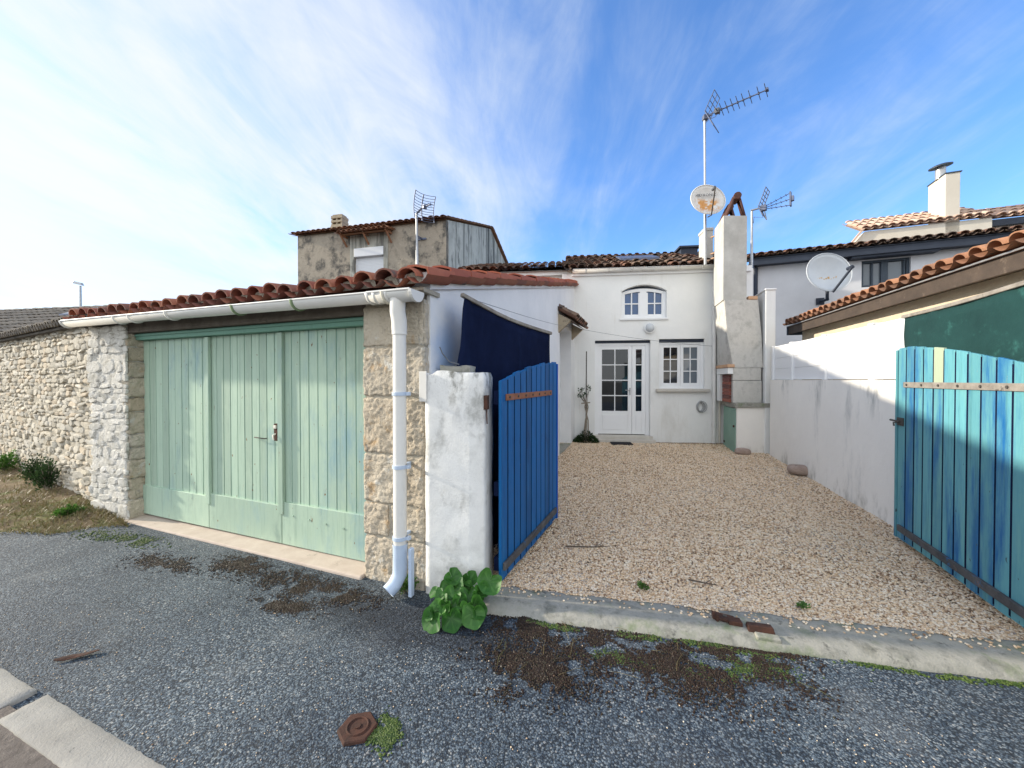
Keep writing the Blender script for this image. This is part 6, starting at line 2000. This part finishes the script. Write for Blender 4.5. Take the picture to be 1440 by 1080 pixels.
# light chips loose on the asphalt
def road_pts(n, ymin, ymax, xs=1.4):
    y = ymin * (ymax / ymin) ** rng.random(n); x = rng.uniform(-xs, xs, n) * y
    return x, y
x, y = road_pts(3600, 1.35, 4.0)
fr_ = -.367 / .93
keep = (y < 2.52 - .2 * x) & (y < 2.66 + fr_ * (x + .63)) & ((x - SF.O.x) * SF.W.x + (y - SF.O.y) * SF.W.y < -.01)
x, y = x[keep], y[keep]
dens = np.array([mnoise.noise(Vector((a * 1.1, b * 1.1, 4))) for a, b in zip(x, y)])
k2 = rng.random(len(x)) < np.clip(.35 + dens * 1.4, .06, 1)
x, y = x[k2], y[k2]
z = np.array([clamp_z(a, b) for a, b in zip(x, y)])
sz = rng.uniform(.0018, .0042, len(x))
scatter('loose_chippings', np.stack([x, y, z + .0025], 1), sz, M['pebble'], 'small pale stone chips loose on the asphalt', cat='chippings')


def blades(name, pts, hgt, mat, label, per=1, wid=.004, spread=.5, cat='grass'):
    mb = MB()
    for (x, y, z) in pts:
        a = R.uniform(0, 2 * PI); h = hgt * R.uniform(.4, 1.2); l = R.uniform(.1, spread)
        d = Vector((math.cos(a), math.sin(a), 0)); s = Vector((-d.y, d.x, 0)) * wid
        p = Vector((x, y, z)); m = p + d * h * l * .4 + Vector((0, 0, h * .6)); t = p + d * h * l * 1.1 + Vector((0, 0, h))
        mb.add([p - s, p + s, m + s * .7, m - s * .7, t], [(0, 1, 2, 3), (3, 2, 4)], 0)
    o = mb.build(name, mat, loc=(0, 0, 0), recalc=False)
    return tag(o, label, cat, kind='stuff')


pts = []
for k in range(9000):
    s = R.random(); t = R.random() ** .8
    p = verge_pt(s * .75, t)
    if mnoise.noise(Vector((p.x * 2.2, p.y * 2.2, 3))) + R.uniform(-.35, .35) > -.05: pts.append(p)
blades('verge_grass', pts, .055, M['dry_grass'], 'dry straw and green grass over the soil verge', spread=1.6)


def patch(centres, n, f):
    out = []
    while len(out) < n:
        cx, cy, rx_, ry_, th = R.choice(centres)
        ux, uy = R.gauss(0, .62) * rx_, R.gauss(0, .62) * ry_
        x = cx + ux * math.cos(th) - uy * math.sin(th); y = cy + ux * math.sin(th) + uy * math.cos(th)
        if mnoise.noise(Vector((x * 6, y * 6, f))) + .7 * mnoise.noise(Vector((x * 19, y * 19, f))) + R.uniform(-.45, .45) > .06:
            out.append((x, y))
    return out


def ell(px, py, rx_, ry_, th=-.2):
    c = G(px, py, 0); return (c.x, c.y, rx_, ry_, th)


def mossy(name, cs, n, mat, label, f, smin, smax, h=1.1):
    p = patch(cs, n, f)
    z = [max(clamp_z(x, y), 0 if True else 0) if False else clamp_z(x, y) for x, y in p]
    A = np.array([(x, y, zz + .002) for (x, y), zz in zip(p, z)])
    return scatter(name, A, rng.uniform(smin, smax, len(A)), mat, label, squash=(.3, h), smooth=False, cat='moss')


br = [ell(760, 880, .26, .12), ell(860, 905, .45, .20), ell(930, 930, .42, .22), ell(1010, 932, .36, .18), ell(1060, 915, .26, .13), ell(745, 945, .22, .14)]
br2 = [ell(335, 795, .22, .12, -.37), ell(420, 820, .40, .12, -.37), ell(470, 835, .30, .10, -.37), ell(230, 790, .30, .10, -.3), ell(400, 850, .2, .06, -.3)]
mossy('dry_moss', br, 22000, M['moss_brown'], 'dark brown dried moss spread over the asphalt before the concrete strip', 1.3, .0028, .0070)
mossy('dry_moss', br2, 12000, M['moss_brown'], 'dark brown dried moss along the asphalt before the garage sill', 4.1, .0025, .006)
mb = MB()
for k in range(26):
    p = G(R.uniform(700, 1130), R.uniform(865, 960), 0); a = R.uniform(0, 2 * PI); l = R.uniform(.05, .20); z_ = clamp_z(p.x, p.y) + .009
    d = Vector((math.cos(a), math.sin(a), 0)) * l
    q = [Vector((p.x, p.y, z_)), Vector((p.x, p.y, z_ + R.uniform(.004, .014))) + d * .5 + Vector((R.gauss(0, .012), R.gauss(0, .012), 0)), Vector((p.x, p.y, z_)) + d]
    mb.tube(q, [.0014, .0013, .0006], 4)
tag(mb.build('dry_straw', M['dry_grass'], loc=(0, 0, 0)), 'thin pale straws strewn over the brown moss and asphalt', 'straw', kind='stuff')
gm = [ell(860, 925, .14, .05), ell(1050, 935, .22, .06), ell(1000, 945, .12, .04)]
mossy('green_moss', gm, 1300, M['moss_green'], 'yellow green moss mixed into the brown moss on the asphalt', 7.7, .0025, .006)
gk = []
for k in range(16):
    a = R.uniform(.0, 3.3); p = KF(a, -.05 - R.random() * .03, 0); gk.append((p.x, p.y, R.uniform(.05, .16), .02, -.2))
mossy('green_moss', gk, 1700, M['moss_green'], 'green moss and tiny weeds along the foot of the concrete strip', 2.2, .004, .009, .9)
c = G(522, 1030, 0)
mossy('green_moss', [(c.x + .05, c.y + .0, .05, .065, .8), (c.x + .06, c.y + .02, .035, .06, .4)], 900, M['moss_green'], 'green moss hugging the side of the rusty valve cover', 3.3, .004, .008, .9)
gd = [ell(150, 752, .5, .10, -.3), ell(200, 760, .25, .08, -.3)]
mossy('green_moss', gd, 900, M['moss_green'], 'scattered green moss at the ragged edge between verge and asphalt', 9.3, .004, .009)
# ------------------------------------------------------------------ sun and sky
SUN_DIR = Vector((-.985, .174, math.tan(rad(20.3)))).normalized()       # towards the sun
sd = bpy.data.lights.new('sun', 'SUN'); sd.energy = 2.1; sd.angle = rad(1.6); sd.color = (1.0, .90, .74)
so = bpy.data.objects.new('sun', sd); COL.objects.link(so)
so.rotation_euler = SUN_DIR.to_track_quat('Z', 'Y').to_euler(); so.location = (-20, 5, 12)

W = bpy.data.worlds.new('World'); S.world = W; W.use_nodes = True
nt = W.node_tree; nt.nodes.clear()
def N(ty, **kw):
    n = nt.nodes.new(ty)
    for k, v in kw.items(): setattr(n, k, v)
    return n
def LK(a, b): nt.links.new(a, b)
out = N('ShaderNodeOutputWorld'); bg = N('ShaderNodeBackground'); LK(bg.outputs[0], out.inputs[0])
bg.inputs[1].default_value = .10
sky = N('ShaderNodeTexSky'); sky.sky_type = 'NISHITA'; sky.sun_disc = False
sky.sun_elevation = rad(20.3); sky.sun_rotation = math.atan2(SUN_DIR.x, SUN_DIR.y) % (2 * PI)
sky.air_density = 1.0; sky.dust_density = .6; sky.ozone_density = 2.2
tc = N('ShaderNodeTexCoord'); D = tc.outputs['Generated']
def MA(op, a, b=0., clamp=False):
    n = N('ShaderNodeMath', operation=op); n.use_clamp = clamp
    for i, v in enumerate((a, b)):
        if isinstance(v, (int, float)): n.inputs[i].default_value = v
        else: LK(v, n.inputs[i])
    return n.outputs[0]
def VM(op, a, b):
    n = N('ShaderNodeVectorMath', operation=op)
    for i, v in enumerate((a, b)):
        if isinstance(v, tuple): n.inputs[i].default_value = v
        else: LK(v, n.inputs[i])
    return n
def SMS(v, lo, hi, a=0., b=1.):
    n = N('ShaderNodeMapRange', interpolation_type='SMOOTHSTEP'); LK(v, n.inputs[0])
    for i, x in enumerate((lo, hi, a, b)): n.inputs[i + 1].default_value = x
    return n.outputs[0]
def NZ(vec, scale, det=6, rough=.6, dist=0.):
    n = N('ShaderNodeTexNoise'); LK(vec, n.inputs['Vector']); n.inputs['Scale'].default_value = scale; n.inputs['Detail'].default_value = det; n.inputs['Roughness'].default_value = rough; n.inputs['Distortion'].default_value = dist
    return n.outputs[0]
sp = N('ShaderNodeSeparateXYZ'); LK(D, sp.inputs[0])
den = MA('ADD', MA('MAXIMUM', sp.outputs[2], 0.), .22)
cb = N('ShaderNodeCombineXYZ'); LK(MA('DIVIDE', sp.outputs[0], den), cb.inputs[0]); LK(MA('DIVIDE', sp.outputs[1], den), cb.inputs[1])
def MP(vec, rot, scale, loc=(0, 0, 0)):
    n = N('ShaderNodeMapping'); LK(vec, n.inputs[0]); n.inputs['Rotation'].default_value = rot; n.inputs['Scale'].default_value = scale; n.inputs['Location'].default_value = loc
    return n.outputs[0]
pv = cb.outputs[0]
streak = NZ(MP(pv, (0, 0, rad(-34)), (1.7, .75, 1), (1.7, .3, 0)), 1.25, 8, .60, 1.3)
soft = NZ(MP(pv, (0, 0, rad(-20)), (1.2, .75, 1), (.2, 2.1, 0)), .9, 6, .55, .6)
fine = NZ(MP(pv, (0, 0, rad(-40)), (3.4, 1.0, 1), (3, 1, 0)), 1.7, 9, .64, 1.0)
dl = VM('DOT_PRODUCT', D, tuple(Vector((-.86, .46, .22)).normalized())).outputs['Value']
glow = SMS(dl, .05, 1.0)
amount = MA('ADD', MA('MULTIPLY', glow, .74), MA('ADD', MA('MULTIPLY', MA('SUBTRACT', soft, .5), 1.35), MA('MULTIPLY', MA('SUBTRACT', streak, .5), 1.15)))
amount = MA('ADD', amount, MA('MULTIPLY', MA('SUBTRACT', fine, .5), .62))
cover = SMS(amount, -.10, 1.08)
hz_ = SMS(sp.outputs[2], .34, .02, 0., .30)
cover = MA('MAXIMUM', cover, MA('MULTIPLY', hz_, 1.))
ccol = N('ShaderNodeMix', data_type='RGBA'); LK(SMS(dl, .1, .95), ccol.inputs[0]); ccol.inputs[6].default_value = (2.5, 2.85, 3.3, 1); ccol.inputs[7].default_value = (3.1, 3.2, 3.25, 1)
gain = N('ShaderNodeMix', data_type='RGBA', blend_type='MULTIPLY'); gain.inputs[0].default_value = 1.; LK(sky.outputs[0], gain.inputs[6]); gain.inputs[7].default_value = (.58, .82, 1.12, 1)
mx = N('ShaderNodeMix', data_type='RGBA'); LK(cover, mx.inputs[0]); LK(gain.outputs[2], mx.inputs[6]); LK(ccol.outputs[2], mx.inputs[7])
# unseen bright white sky added behind the camera to fill the shaded fronts
back = SMS(sp.outputs[1], .05, -.55)
cv2 = MA('MULTIPLY', back, .85)
mb2_ = N('ShaderNodeMix', data_type='RGBA'); LK(cv2, mb2_.inputs[0]); LK(mx.outputs[2], mb2_.inputs[6]); mb2_.inputs[7].default_value = (5.6, 5.7, 5.7, 1)
LK(mb2_.outputs[2], bg.inputs[0])

vs_ = S.view_settings
vs_.view_transform = 'Standard'; vs_.look = 'None'; vs_.exposure = 1.65; vs_.gamma = 1.0; vs_.use_curve_mapping = False
S.render.engine = 'CYCLES'
S.cycles.use_denoising = True
S.cycles.max_bounces = 8
